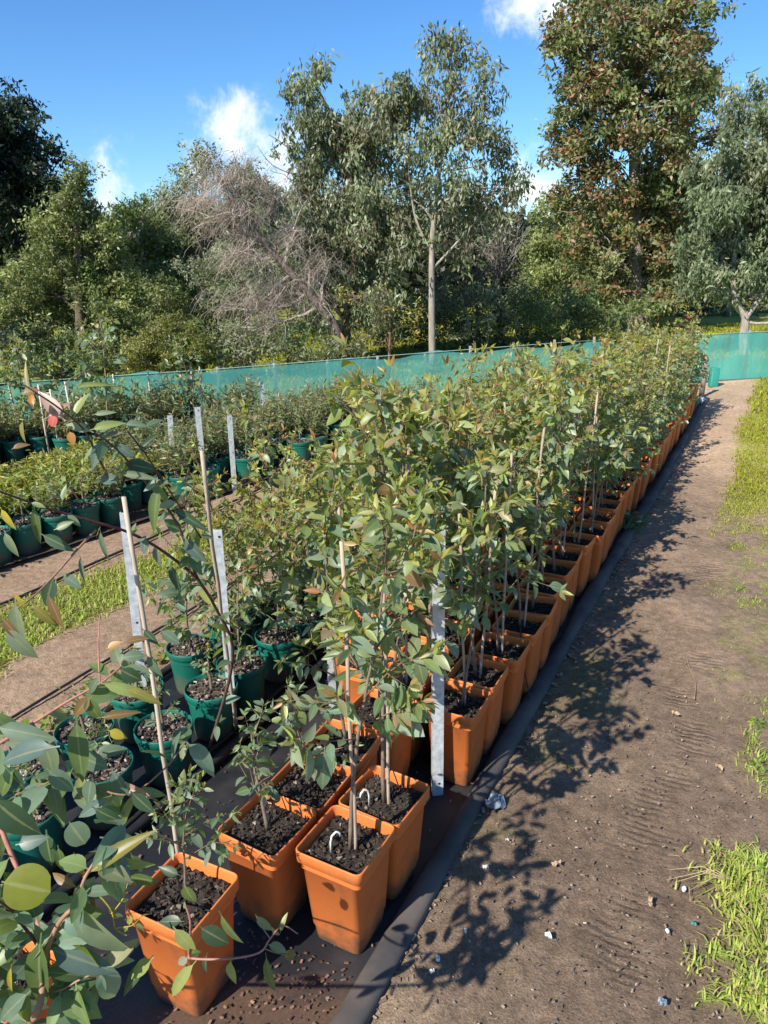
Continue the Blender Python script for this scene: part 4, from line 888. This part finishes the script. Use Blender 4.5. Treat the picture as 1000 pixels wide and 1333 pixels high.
tuft_thing(990, 1135, .04, 260, .09, 'green grass tuft touching the right frame edge above the largest one')
tuft_thing(985, 1215, .05, 380, .085, 'grass tuft at the right edge just below the largest one')
tuft_thing(935, 1108, .018, 70, .05, 'small grass tuft at the top left of the largest one')
tuft_thing(985, 1295, .034, 460, .08, 'grass tuft in the bottom right corner')
tuft_thing(905, 1258, .015, 50, .045, 'tiny grass sprig left of the right edge grass near the bottom')
def weed(p, label, n, L, seed, cols, up=.25, cat='weed'):
    g = np.random.default_rng(seed); lv = Leaves(); b = MB(); keep = []
    for k in range(n):
        a_ = g.uniform(0, 6.283); r_ = L * g.uniform(.2, 1.1); B = np.array([math.cos(a_) * r_ * .6, math.sin(a_) * r_ * .6, L * up * g.uniform(.2, 1.6)]); b.tube([(0, 0, 0), B * np.array([.5, .5, 1.1]), B], .0012, 3, (.16, .2, .06))
        lv.add(B, np.array([math.cos(a_), math.sin(a_), g.uniform(-.3, .5)]), np.array([0, 0, 1.]) + g.normal(size=3) * .35, L * g.uniform(.5, .9), g.uniform(.9, 1.5), np.array(cols[g.integers(len(cols))]) * g.uniform(.8, 1.2), int(g.integers(4)))
    r = thing('weed', label, cat, p, 0, 'weeds beside the path'); ob('stem', b.mesh('stem', M['twig']), r); ob('foliage', lv.mesh('foliage', M['leaf']), r); return r
WC = [(.17, .26, .05), (.22, .30, .07), (.12, .20, .045)]
for i, (px, py, n, L, lab) in enumerate(((985, 942, 26, .035, 'broad leaved weed with ragged light leaves at the right edge, halfway down'), (992, 1000, 22, .035, 'broad leaved weed just below the ragged one at the right edge'), (945, 884, 10, .025, 'small weed alone on the dirt above the ragged weed'),
      (742, 1003, 2, .05, 'single fallen yellow green leaf sprig on the path beyond the steel post'), (980, 830, 14, .03, 'low weed patch at the right edge beside the path, above the small lone weed'), (965, 768, 16, .035, 'low spreading weed by the right edge, below the lawn'), (640, 1128, 8, .012, 'tiny weed near the mat edge beside a white scrap'))):
    weed(gp(px, py), lab, n, L, 600 + i, WC, .2 if n > 3 else .03)
weed(gp(822, 690), 'leafy green weed growing out of the mat edge halfway along the path', 46, .085, 640, [(.09, .15, .06), (.13, .19, .09), (.07, .12, .05)], .9)
for i, (px, py) in enumerate(((70, 950), (155, 925), (215, 860), (120, 905))): weed(gp(px, py), ['yellow green weed by the left pipe under the foreground leaves', 'weed clump against the left pipe near the leftmost steel post', 'leafy weed between the left pipe and the dirt strip behind the post', 'small weed beside the left pipe on bare dirt'][i], 24, .05, 660 + i, [(.22, .26, .05), (.30, .30, .06), (.13, .2, .05)], .9)

# ------------------------------------------------------------------ litter on the path
def scrap(px, py, L, Wd, H, mat, label, name, cat, col=(1, 1, 1), seed=0):
    g = np.random.default_rng(seed + int(px)); n, m = 5, 4; V = []
    for i in range(n):
        for j in range(m):
            f = 1 - .3 * abs(j / (m - 1) * 2 - 1) * abs(i / (n - 1) * 2 - 1); V.append(((i / (n - 1) - .5) * L * f + g.normal() * L * .03, (j / (m - 1) - .5) * Wd * f + g.normal() * Wd * .04, .008 + H * g.random()))
    top = list(V); V += [(x, y, z_ - .003) for x, y, z_ in top]; ii = np.arange(n * m).reshape(n, m); F = [tuple(q) for q in np.stack([ii[:-1, :-1], ii[1:, :-1], ii[1:, 1:], ii[:-1, 1:]], -1).reshape(-1, 4)]
    F += [tuple(x + n * m for x in f[::-1]) for f in F]; b = MB(); b.add(V, F, col)
    tag(ob(name, b.mesh(name, M[mat], False), None, tuple(gp(px, py)), g.uniform(0, 3)), label, cat, None)
for px, py, L, lab in ((714, 1222, .026, 'white scrap of plastic on the dirt, in the middle of the path near the bottom'), (632, 1132, .018, 'white scrap by the mat edge beside a tiny weed'), (570, 1252, .018, 'upper of two white scraps close together near the bottom of the mat edge'), (562, 1268, .016, 'lower of two white scraps close together near the bottom of the mat edge'), (606, 1215, .012, 'tiny white scrap beside the stem shadow near the mat edge'), (890, 1161, .018, 'white scrap on the dirt beside the straw of the largest grass tuft'), (868, 1216, .013, 'small white scrap left of the teal chip'), (660, 1097, .012, 'tiny white scrap lying past the foot of the big steel post')):
    scrap(px, py, L, L * .6, .008, 'white', lab, 'plastic_scrap', 'plastic scrap')
scrap(902, 1205, .018, .010, .006, 'tealp', 'small teal plastic chip on the dirt beside the grass', 'plastic_chip', 'plastic chip')
scrap(862, 1308, .022, .018, .008, 'bluegrey', 'blue grey chip half buried near the bottom of the path', 'plastic_chip', 'plastic chip')
scrap(645, 1052, .07, .06, .03, 'bluegrey', 'crumpled dark plastic flap at the mat edge beside the big steel post', 'plastic_flap', 'plastic flap')
for px, py, lab in ((846, 1178, 'pale curled dead leaf on the dirt left of the largest tuft'), (880, 932, 'dead leaf on the tyre track high on the path'), (936, 1002, 'dead leaf near the right edge weeds'), (724, 1128, 'small tan dead leaf in the middle of the path')):
    scrap(px, py, .034, .012, .012, 'scrap', lab, 'dead_leaf', 'dead leaf', (.42, .30, .19))
b = MB(); P = [gp(x, y) + np.array([0, 0, .008]) for x, y in ((893, 850), (897, 870), (905, 890), (904, 912))]; c0 = P[0]; b.tube([p - c0 for p in smooth(P)], .0025, 5, (.3, .2, .13))
tag(ob('dry_twig', b.mesh('dry_twig', M['twig']), None, tuple(c0)), 'bent dry twig on the path above the tyre marks', 'twig')
g = np.random.default_rng(99); b = MB()
def dpos():
    while True:
        x, y = g.uniform(-.4, 2.6), 1.0 + 4.2 * g.random() ** 1.5
        s_, t_ = to_st(np.array([x, y, 0]))
        if t_ < -.05 and x / y < .62: return x, y
chips(b, g, 2600, dpos, .002, ((.19, .135, .10), (.30, .23, .16), (.14, .10, .08), (.40, .34, .27)), (.45, .33, .14, .08), (.001, .0045))
for k in range(420):
    s_ = g.uniform(-.9, 6); t_ = .0 - abs(g.normal()) * .03 - .035; p = st(s_, t_); L = g.uniform(.003, .012)
    b.box((p[0], p[1], .006), (L, L * .45, L * .22), np.array(Matrix.Rotation(g.uniform(0, 6), 3, 'Z') @ Matrix.Rotation(g.normal() * .4, 3, 'X')), np.array([.26, .19, .13]) * g.uniform(.5, 1.3))
kind(ob('ground_litter', b.mesh('ground_litter', M['scrap'], False)), 'stuff')
b = MB()
for k in range(1250):
    s_ = g.uniform(-1.3, 2.6) if k < 900 else -.62 - abs(g.normal()) * .3; t_ = g.uniform(.02, .88) if k < 900 else .04 + abs(g.normal()) * .17; p = st(s_, t_); L = g.uniform(.0015, .0055)
    b.box((p[0], p[1], .0095), (L, L * .6, L * .12), np.array(Matrix.Rotation(g.uniform(0, 6), 3, 'Z') @ Matrix.Rotation(g.normal() * .3, 3, 'X')), np.array([.17, .10, .065]) * g.uniform(.3, 1.5))
kind(ob('leaf_litter', b.mesh('leaf_litter', M['scrap'], False)), 'stuff')

# ------------------------------------------------------------------ trees
def limb(b, g, p0, p1, r0, r1, col, bend=.12, n=7, sides=6):
    p0 = np.asarray(p0, float); p1 = np.asarray(p1, float); L = np.linalg.norm(p1 - p0); off = g.normal(size=3) * L * bend; P = []
    for i in range(n + 1):
        f = i / n; P.append(p0 * (1 - f) + p1 * f + off * math.sin(math.pi * f) + (g.normal(size=3) * L * .012 if 0 < i < n else 0))
    b.tube(P, [r0 + (r1 - r0) * i / n for i in range(n + 1)], sides, col, False); return P
def tree(label, Y, trunk, lobes, pal, leaf=.13, dens=1.0, droop=.6, bark=(.22, .17, .13), tr=.10, name='tree', tips=None, wid=1.0, seed=0, clump=.3, cat='tree', twigs=1.0, group='trees beyond the fence', limbs=()):
    """trunk: pixel path on the plane of distance Y, first point the foot; lobes: crown masses (px, py, rx, ry)"""
    g = np.random.default_rng(seed); tp = [wy(x, y, Y) for x, y in trunk]; foot = tp[0].copy(); foot[2] = 0; tp[0] = foot
    r = thing(name, label, cat, foot, 0, group); b = MB(); P = smooth(tp, 4); n = len(P)
    b.tube([p - foot for p in P], [tr * (1.15 - .8 * i / (n - 1)) * (1.25 if i == 0 else 1) for i in range(n)], 9, bark)
    for lp, r0, r1 in limbs:
        Q = smooth([wy(x, y, Y + dy) for x, y, dy in lp], 4); b.tube([q - foot for q in Q], [r0 + (r1 - r0) * i / (len(Q) - 1) for i in range(len(Q))], 6, bark)
    B = []; A = []; C = []; Lf = []
    pm = 1000.0 / Y
    for lx, ly, rx, ry in lobes:
        c = wy(lx, ly, Y); RX = rx / pm; RY = ry / pm; RD = (RX + RY) * .5; c = c + np.array([0, g.normal() * RD * .45, 0])
        k0 = int(np.argmin([np.linalg.norm(p - c) + max(0, p[2] - c[2]) * .8 for p in P])); base = P[max(0, k0 - 1)]
        L1 = limb(b, g, base - foot, c - foot, tr * .42 * (1 - .5 * k0 / n), tr * .14, bark)
        nbo = max(3, int(2.6 * max(.7, dens) * (rx * ry) / (clump * pm * 1.15) ** 2)); ratio = min(1.0, 2.4 / math.sqrt(nbo))
        for q in range(nbo):
            d = unit(g.normal(size=3)); f = g.uniform(.35, 1.0) ** .7; cb = c + d * np.array([RX, RD, RY]) * f; bc_ = g.uniform(.7, 1.28)
            if g.random() < .8 * twigs: Lb = limb(b, g, L1[int(g.integers(3, 8))], cb - foot, tr * .12, tr * .03, bark, .15, 4, 4)
            ncl = int(5 * dens + g.uniform(0, 3)); pc = np.array(pal[int(g.integers(len(pal)))])
            out_ = tips is not None and f > .6 and g.random() < tips[1]
            for _ in range(ncl):
                cc = cb + g.normal(size=3) * clump * np.array([.55, .55, .42]); nl = int(30 * dens * g.uniform(.5, 1.5)); rc = clump * g.uniform(.35, .62)
                o = g.normal(size=(nl, 3)) * rc * np.array([.5, .5, .36 + .25 * droop]); pb_ = cc + o
                ax = g.normal(size=(nl, 3)) * (1.0 - .55 * droop) + np.array([0, 0, -1.0]) * droop * 1.1 + unit(o + 1e-6) * .3
                base_c = pc[None] * bc_ * g.uniform(.8, 1.25) * g.uniform(.7, 1.3, (nl, 1)) * 1.25
                if tips is not None:
                    m = g.random((nl, 1)) < (.42 if out_ else .06); base_c = np.where(m, np.array(tips[0])[None] * 1.15 * g.uniform(.7, 1.3, (nl, 1)), base_c)
                B.append(pb_ - foot); A.append(ax); C.append(base_c); Lf.append(leaf * .72 * g.uniform(.6, 1.4, nl))
    B = np.concatenate(B); A = np.concatenate(A); C = np.concatenate(C); Lf = np.concatenate(Lf); n_ = len(B)
    ob('trunk', b.mesh('trunk', M['bark']), r)
    ob('crown', leaves_mesh('crown', M['treeleaf'], B, A, g.normal(size=(n_, 3)) + np.array([-.25, -.35, .5]), Lf, np.full(n_, wid), C, np.zeros(n_, int), [DIAM]), r)
    return n_
GG = [(.14, .165, .085), (.175, .20, .115), (.11, .135, .065), (.21, .225, .14)]
OL = [(.11, .15, .045), (.15, .185, .06), (.08, .115, .035), (.17, .20, .075)]
DK = [(.022, .038, .022), (.035, .052, .03), (.016, .028, .017)]  # dark greens; the far left tree's shade is put into this leaf colour
DG = [(.105, .14, .045), (.085, .12, .04), (.13, .16, .055), (.145, .17, .075)]
SG = [(.16, .185, .10), (.13, .16, .085), (.20, .215, .135), (.10, .125, .06)]
nleaf = 0
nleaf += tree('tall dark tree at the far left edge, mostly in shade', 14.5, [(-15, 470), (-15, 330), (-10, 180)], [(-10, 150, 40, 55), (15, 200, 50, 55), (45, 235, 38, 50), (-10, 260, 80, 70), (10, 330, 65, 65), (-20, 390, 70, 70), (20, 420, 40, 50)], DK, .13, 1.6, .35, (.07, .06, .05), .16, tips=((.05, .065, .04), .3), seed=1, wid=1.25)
nleaf += tree('bushy mid green pointed tree at the left, in front of the dark one', 11.6, [(105, 475), (103, 380), (98, 250)], [(93, 222, 10, 16), (94, 248, 20, 20), (86, 280, 36, 28), (62, 318, 38, 36), (115, 312, 42, 40), (35, 370, 40, 50), (95, 370, 60, 55), (140, 360, 36, 50), (40, 430, 45, 45), (110, 430, 60, 45), (155, 420, 32, 45), (10, 410, 30, 50)], OL, .08, 1.35, .2, (.13, .10, .07), .08, seed=2, clump=.2, wid=1.2)
nleaf += tree('round topped tree behind, between the pointed tree and the dry one', 17, [(188, 470), (186, 280)], [(185, 268, 30, 22), (172, 300, 35, 30), (205, 310, 35, 35), (175, 360, 45, 50), (215, 380, 40, 45)], OL, .12, 1.3, .3, (.14, .11, .08), .1, seed=3, clump=.3)
nleaf += tree('grey green pointed tree behind the dry leaning one', 17.5, [(262, 470), (264, 250)], [(266, 225, 22, 22), (258, 258, 38, 32), (285, 275, 38, 36), (235, 290, 34, 36), (250, 330, 60, 50), (300, 335, 50, 50), (235, 390, 50, 50), (290, 400, 55, 50)], GG, .13, 1.3, .4, (.16, .13, .1), .11, seed=4, clump=.32)
nleaf += tree('lower grey green tree peeking just right of the pointed grey one', 18, [(322, 470), (322, 260)], [(322, 238, 22, 18), (322, 270, 36, 34), (350, 300, 40, 40), (330, 350, 50, 50), (370, 390, 60, 50)], GG, .13, 1.3, .4, (.16, .13, .1), .1, seed=5, clump=.32)
nleaf += tree('low round olive bush in front of the trees, behind the left fence', 10.4, [(216, 482), (216, 455)], [(215, 448, 42, 26), (190, 455, 32, 24), (245, 455, 30, 24), (212, 430, 26, 16), (220, 468, 52, 18), (175, 465, 20, 18)], [(.12, .135, .03), (.09, .11, .025), (.15, .155, .04)], .055, 1.5, -.35, (.12, .09, .06), .03, 'bush', seed=6, clump=.13, cat='bush', group=None)
nleaf += tree('big grey green gum with several brown stems, left half of the central pair', 12.2, [(448, 468), (452, 410), (462, 330), (450, 200), (415, 120)], [(408, 105, 18, 30), (402, 150, 26, 30), (432, 165, 34, 40), (470, 170, 36, 42), (510, 155, 34, 42), (400, 225, 30, 42), (440, 240, 44, 52), (490, 245, 46, 52), (420, 300, 36, 42), (470, 315, 48, 44), (515, 310, 36, 44), (440, 360, 34, 30), (490, 375, 36, 28), (460, 400, 30, 24)], GG, .12, 1.35, .85, (.15, .10, .075), .075, seed=7, clump=.24, tips=((.16, .13, .075), .3),
      limbs=(([(450, 430, 0), (490, 370, .1), (525, 300, .2), (530, 210, .2)], .045, .015), ([(450, 420, 0), (415, 360, -.1), (395, 280, 0), (400, 150, .1)], .04, .01), ([(452, 400, 0), (420, 290, .3), (385, 205, .2), (350, 175, .2)], .022, .004), ([(400, 240, .2), (380, 200, .2), (365, 165, .2)], .012, .003), ([(390, 230, .2), (355, 215, .2), (335, 190, .2)], .01, .003)))
nleaf += tree('tall slender gum with a straight pale trunk and airy pointed top', 11.9, [(563, 462), (562, 390), (563, 310), (572, 220), (584, 120), (588, 35)], [(588, 50, 14, 26), (578, 90, 24, 30), (605, 105, 28, 34), (560, 140, 36, 38), (600, 155, 40, 38), (636, 150, 28, 36), (655, 190, 24, 34), (555, 200, 44, 42), (605, 215, 44, 42), (645, 235, 28, 36), (540, 260, 40, 42), (585, 270, 44, 36), (625, 275, 34, 34), (535, 315, 32, 34), (600, 310, 26, 22), (660, 245, 18, 26), (515, 230, 28, 40)], GG, .12, .9, .85, (.30, .26, .21), .05, seed=8, clump=.24, tips=((.15, .12, .085), .35),
      limbs=(([(563, 330, 0), (540, 280, .1), (530, 200, .1)], .025, .008), ([(563, 350, 0), (600, 310, .1), (640, 260, 0), (655, 190, 0)], .022, .006), ([(580, 160, 0), (562, 90, 0), (560, 45, 0)], .012, .004), ([(584, 130, 0), (604, 80, 0), (612, 50, 0)], .012, .004)))
nleaf += tree('grey brown scrubby thicket right of the pale central trunk', 14.2, [(620, 455), (622, 390)], [(600, 370, 40, 40), (640, 350, 36, 36), (655, 395, 40, 40), (595, 415, 40, 34), (555, 405, 34, 36), (630, 430, 60, 26), (540, 440, 40, 24)], [(.075, .075, .05), (.10, .09, .065), (.05, .055, .035)], .10, .9, .5, (.13, .11, .09), .06, seed=9, clump=.26, group='scrub behind the fence')
nleaf += tree('olive tree behind, left of the tallest tree', 19, [(735, 450), (738, 320)], [(742, 272, 26, 28), (722, 300, 36, 36), (755, 310, 36, 40), (705, 340, 34, 40), (745, 360, 44, 40), (700, 385, 34, 34), (735, 410, 50, 30)], OL, .14, 1.4, .35, (.14, .12, .1), .1, seed=10, clump=.34)
nleaf += tree('tallest dense tree with rusty new growth, running off the top of the picture', 16.3, [(828, 430), (828, 380), (826, 200), (820, -60)], [(820, -70, 60, 50), (770, 5, 48, 40), (820, 0, 60, 50), (872, 10, 46, 45), (765, 65, 44, 44), (820, 75, 62, 55), (880, 80, 44, 50), (740, 60, 25, 30), (775, 130, 44, 44), (835, 145, 60, 50), (890, 150, 40, 46), (735, 180, 30, 22), (780, 195, 50, 40), (845, 210, 60, 46), (895, 225, 36, 40), (745, 205, 26, 18), (775, 260, 48, 44), (835, 275, 60, 46), (885, 290, 44, 42), (790, 325, 52, 42), (850, 340, 60, 40), (890, 350, 34, 36), (770, 375, 44, 28), (845, 385, 60, 24)], DG, .145, 1.25, .25, (.28, .23, .18), .17, seed=12, clump=.33, tips=((.22, .13, .055), .5), wid=1.3)
nleaf += tree('pale drooping gum with a forked light trunk at the right edge', 12.6, [(967, 487), (968, 440), (970, 412), (955, 385), (960, 300), (985, 180)], [(992, 140, 26, 30), (965, 185, 28, 36), (1005, 190, 38, 44), (945, 235, 30, 40), (985, 240, 46, 44), (1030, 250, 40, 50), (930, 285, 28, 36), (970, 295, 44, 42), (1015, 310, 44, 44), (915, 330, 26, 32), (950, 345, 38, 34), (1000, 355, 42, 32), (1040, 370, 38, 40), (910, 365, 22, 20)], SG, .125, 1.35, .8, (.34, .29, .24), .075, seed=13, clump=.25, wid=1.05,
      limbs=(([(970, 415, 0), (985, 395, .0), (1003, 365, .05), (1020, 290, .1)], .05, .018), ([(958, 390, 0), (940, 365, 0), (920, 330, 0)], .03, .01)))
nleaf += tree('thin bare topped tree far behind the tallest tree, at its right', 20, [(942, 450), (940, 250), (938, 90)], [(936, 105, 16, 34), (925, 160, 22, 40), (950, 170, 16, 30), (935, 240, 30, 40)], [(.13, .12, .09), (.10, .11, .075)], .13, .42, .6, (.24, .20, .16), .07, seed=14, clump=.3)
nleaf += tree('dark low shrub row behind the right fence', 20.5, [(905, 436), (905, 410)], [(870, 405, 36, 18), (915, 402, 40, 20), (960, 408, 36, 18), (1010, 405, 40, 24), (900, 375, 30, 22), (1050, 400, 40, 30)], DK + [(.06, .07, .035)], .13, 1.0, .2, (.07, .06, .05), .05, 'shrub', seed=15, clump=.34, cat='shrub', group='scrub behind the fence')
nleaf += tree('yellow tipped young gum behind the fence at the foot of the central pair', 10.6, [(505, 470), (508, 420), (502, 370)], [(500, 385, 26, 20), (480, 400, 26, 20), (525, 410, 28, 22), (500, 430, 40, 22), (455, 385, 16, 14)], [(.19, .19, .05), (.12, .14, .05), (.25, .2, .05), (.10, .09, .05)], .075, .6, .4, (.17, .10, .06), .022, 'young_tree', seed=16, clump=.17, group=None)
nleaf += tree('dark olive scrub below the tallest tree, just behind the sapling bed', 14.5, [(760, 455), (758, 420)], [(720, 405, 40, 30), (770, 415, 44, 30), (680, 425, 36, 26), (815, 410, 40, 26), (740, 385, 34, 20)], DG, .11, .9, .3, (.13, .1, .08), .05, 'shrub', seed=17, clump=.26, cat='shrub', group='scrub behind the fence')
for i, (px, Y, w_, h_, pal_) in enumerate(((20, 10.6, 75, 24, DK), (80, 10.9, 60, 22, OL), (150, 11.2, 55, 24, DG), (265, 10.9, 55, 22, DG), (320, 11.0, 55, 22, GG), (375, 11.2, 60, 24, DG), (425, 11.4, 46, 22, GG), (-60, 10.4, 70, 34, DK), (560, 13.8, 60, 34, DG), (620, 13.6, 60, 36, GG), (685, 14.0, 60, 38, DG), (500, 13.4, 50, 30, GG), (740, 14.6, 60, 30, DG), (200, 14.2, 60, 44, OL), (285, 14.8, 70, 60, GG), (100, 14.5, 80, 60, DG))):
    yb = 478 - (Y - 11) * 10; nleaf += tree('dense low undergrowth bush among the tree trunks behind the fence', Y, [(px, yb + 8), (px, yb - h_)], [(px - w_ * .45, yb - h_ * .8, w_ * .6, h_), (px + w_ * .45, yb - h_ * .75, w_ * .6, h_), (px, yb - h_ * 1.3, w_ * .5, h_ * .8)], pal_, .10, 1.0, .3, (.1, .08, .06), .03, 'bush', seed=80 + i, clump=.24, cat='bush', group='undergrowth behind the fence')
# the dry, leafless drooping tree
def dry_tree():
    Y = 11.4; g = np.random.default_rng(30); foot = wy(440, 474, Y); foot[2] = 0; r = thing('dead_tree', 'dry grey brown leafless tree leaning left with drooping fine twigs', 'dead tree', foot)
    b = MB(); col = (.15, .115, .095); main = smooth([foot, wy(438, 430, Y), wy(400, 380, Y), wy(352, 325, Y), wy(318, 282, Y), wy(296, 262, Y)], 5); b.tube([p - foot for p in main], [.085 - .07 * i / (len(main) - 1) for i in range(len(main))], 8, col)
    tw = MB(); arms = []
    for (x0, y0, x1, y1) in ((400, 380, 330, 385), (352, 325, 250, 300), (375, 350, 400, 260), (318, 282, 262, 262), (330, 295, 360, 245), (400, 380, 290, 400), (318, 285, 258, 285), (300, 265, 285, 235), (415, 400, 340, 430), (340, 310, 300, 330), (425, 415, 430, 340), (400, 380, 380, 300), (365, 340, 320, 350), (300, 265, 330, 240), (380, 360, 300, 440)):
        k0 = int(np.argmin([np.linalg.norm(p - wy(x0, y0, Y)) for p in main])); L = limb(b, g, main[k0] - foot, wy(x1, y1, Y + g.normal() * .35) - foot, .028, .006, (.36, .30, .25), .12, 8, 5); arms.append(L)
        for _ in range(7): i_ = int(g.integers(2, 8)); arms.append(limb(b, g, L[i_], L[i_] + np.array([-.12 + g.normal() * .3, g.normal() * .3, g.uniform(-.25, .45)]), .010, .003, (.40, .34, .285), .15, 6, 4))
    TV = []; TF = []; TC = []; off = 0
    for L in arms + [[p - foot for p in main[8:]]]:
        for q in range(32):
            p = L[int(g.integers(1, len(L)))] + g.normal(size=3) * .03; a_ = g.uniform(0, 6.28); ln = g.uniform(.14, .52); v0 = unit(np.array([math.cos(a_) - .25, math.sin(a_) * .8, g.uniform(-.1, .9)])); P = [p]
            for i in range(5):
                v0 = unit(v0 + np.array([0, 0, -.26]) + g.normal(size=3) * .22); P.append(P[-1] + v0 * ln / 5)
            w0 = g.uniform(.002, .0062); c = np.array([.52, .42, .345]) * g.uniform(.6, 1.3)
            for i, p_ in enumerate(P):
                ww = w0 * (1 - .7 * i / 5)
                for k in range(3): TV.append(p_ + ww * np.array([math.cos(2.1 * k), math.sin(2.1 * k), .2 * k])); TC.append(c)
            for i in range(5):
                for k in range(3): TF.append((off + i * 3 + k, off + i * 3 + (k + 1) % 3, off + i * 3 + 3 + (k + 1) % 3, off + i * 3 + 3 + k))
            off += 18
    ob('trunk', b.mesh('trunk', M['bark']), r); ob('twigs', raw_mesh('twigs', TV, TF, 4, np.array(TC), M['twig']), r)['kind'] = 'stuff'
dry_tree()
def grey_top():
    Y = 15; g = np.random.default_rng(31); foot = wy(652, 460, Y); foot[2] = 0; r = thing('bare_tree', 'bare grey twiggy tree top showing above the scrub, right of the slender gum', 'dead tree', foot); b = MB()
    main = limb(b, g, np.zeros(3), wy(652, 300, Y) - foot, .05, .015, (.2, .17, .14), .03)
    for q in range(150):
        p = main[int(g.integers(4, 8))]; e_ = wy(652 + g.normal() * 18, 300 + g.normal() * 20, Y + g.normal() * .3) - foot; limb(b, g, p, e_, .010, .003, np.array([.30, .25, .215]) * g.uniform(.7, 1.2), .1, 4, 3)
    ob('trunk', b.mesh('trunk', M['bark']), r)
grey_top()
# far wood closing the view
def far_wood():
    g = np.random.default_rng(50); n = 42000; x = g.uniform(-26, 34, n); y = 27 + g.normal(size=n) * 1.6; hh = 2.0 + 1.9 * fbm(x * .45, x * 0, 4, 3) + .8 * fbm(x * 1.6, x * 0, 2, 5); z_ = g.random(n) ** .8 * hh; P = np.stack([x, y, z_], 1)
    pal = np.array([(.045, .06, .03), (.07, .085, .04), (.03, .04, .022), (.09, .10, .06)]); C = pal[g.integers(0, 4, n)] * g.uniform(.7, 1.3, (n, 1)); o = ob('distant_wood', leaves_mesh('distant_wood', M['treeleaf'], P, g.normal(size=(n, 3)) + np.array([0, 0, -.5]), g.normal(size=(n, 3)) + np.array([-.2, -.4, .5]), g.uniform(.25, .5, n), np.full(n, 1.6), C, np.zeros(n, int), [DIAM])); kind(o, 'stuff')
far_wood()
print('tree leaves', nleaf, 'objects', len(S.objects))
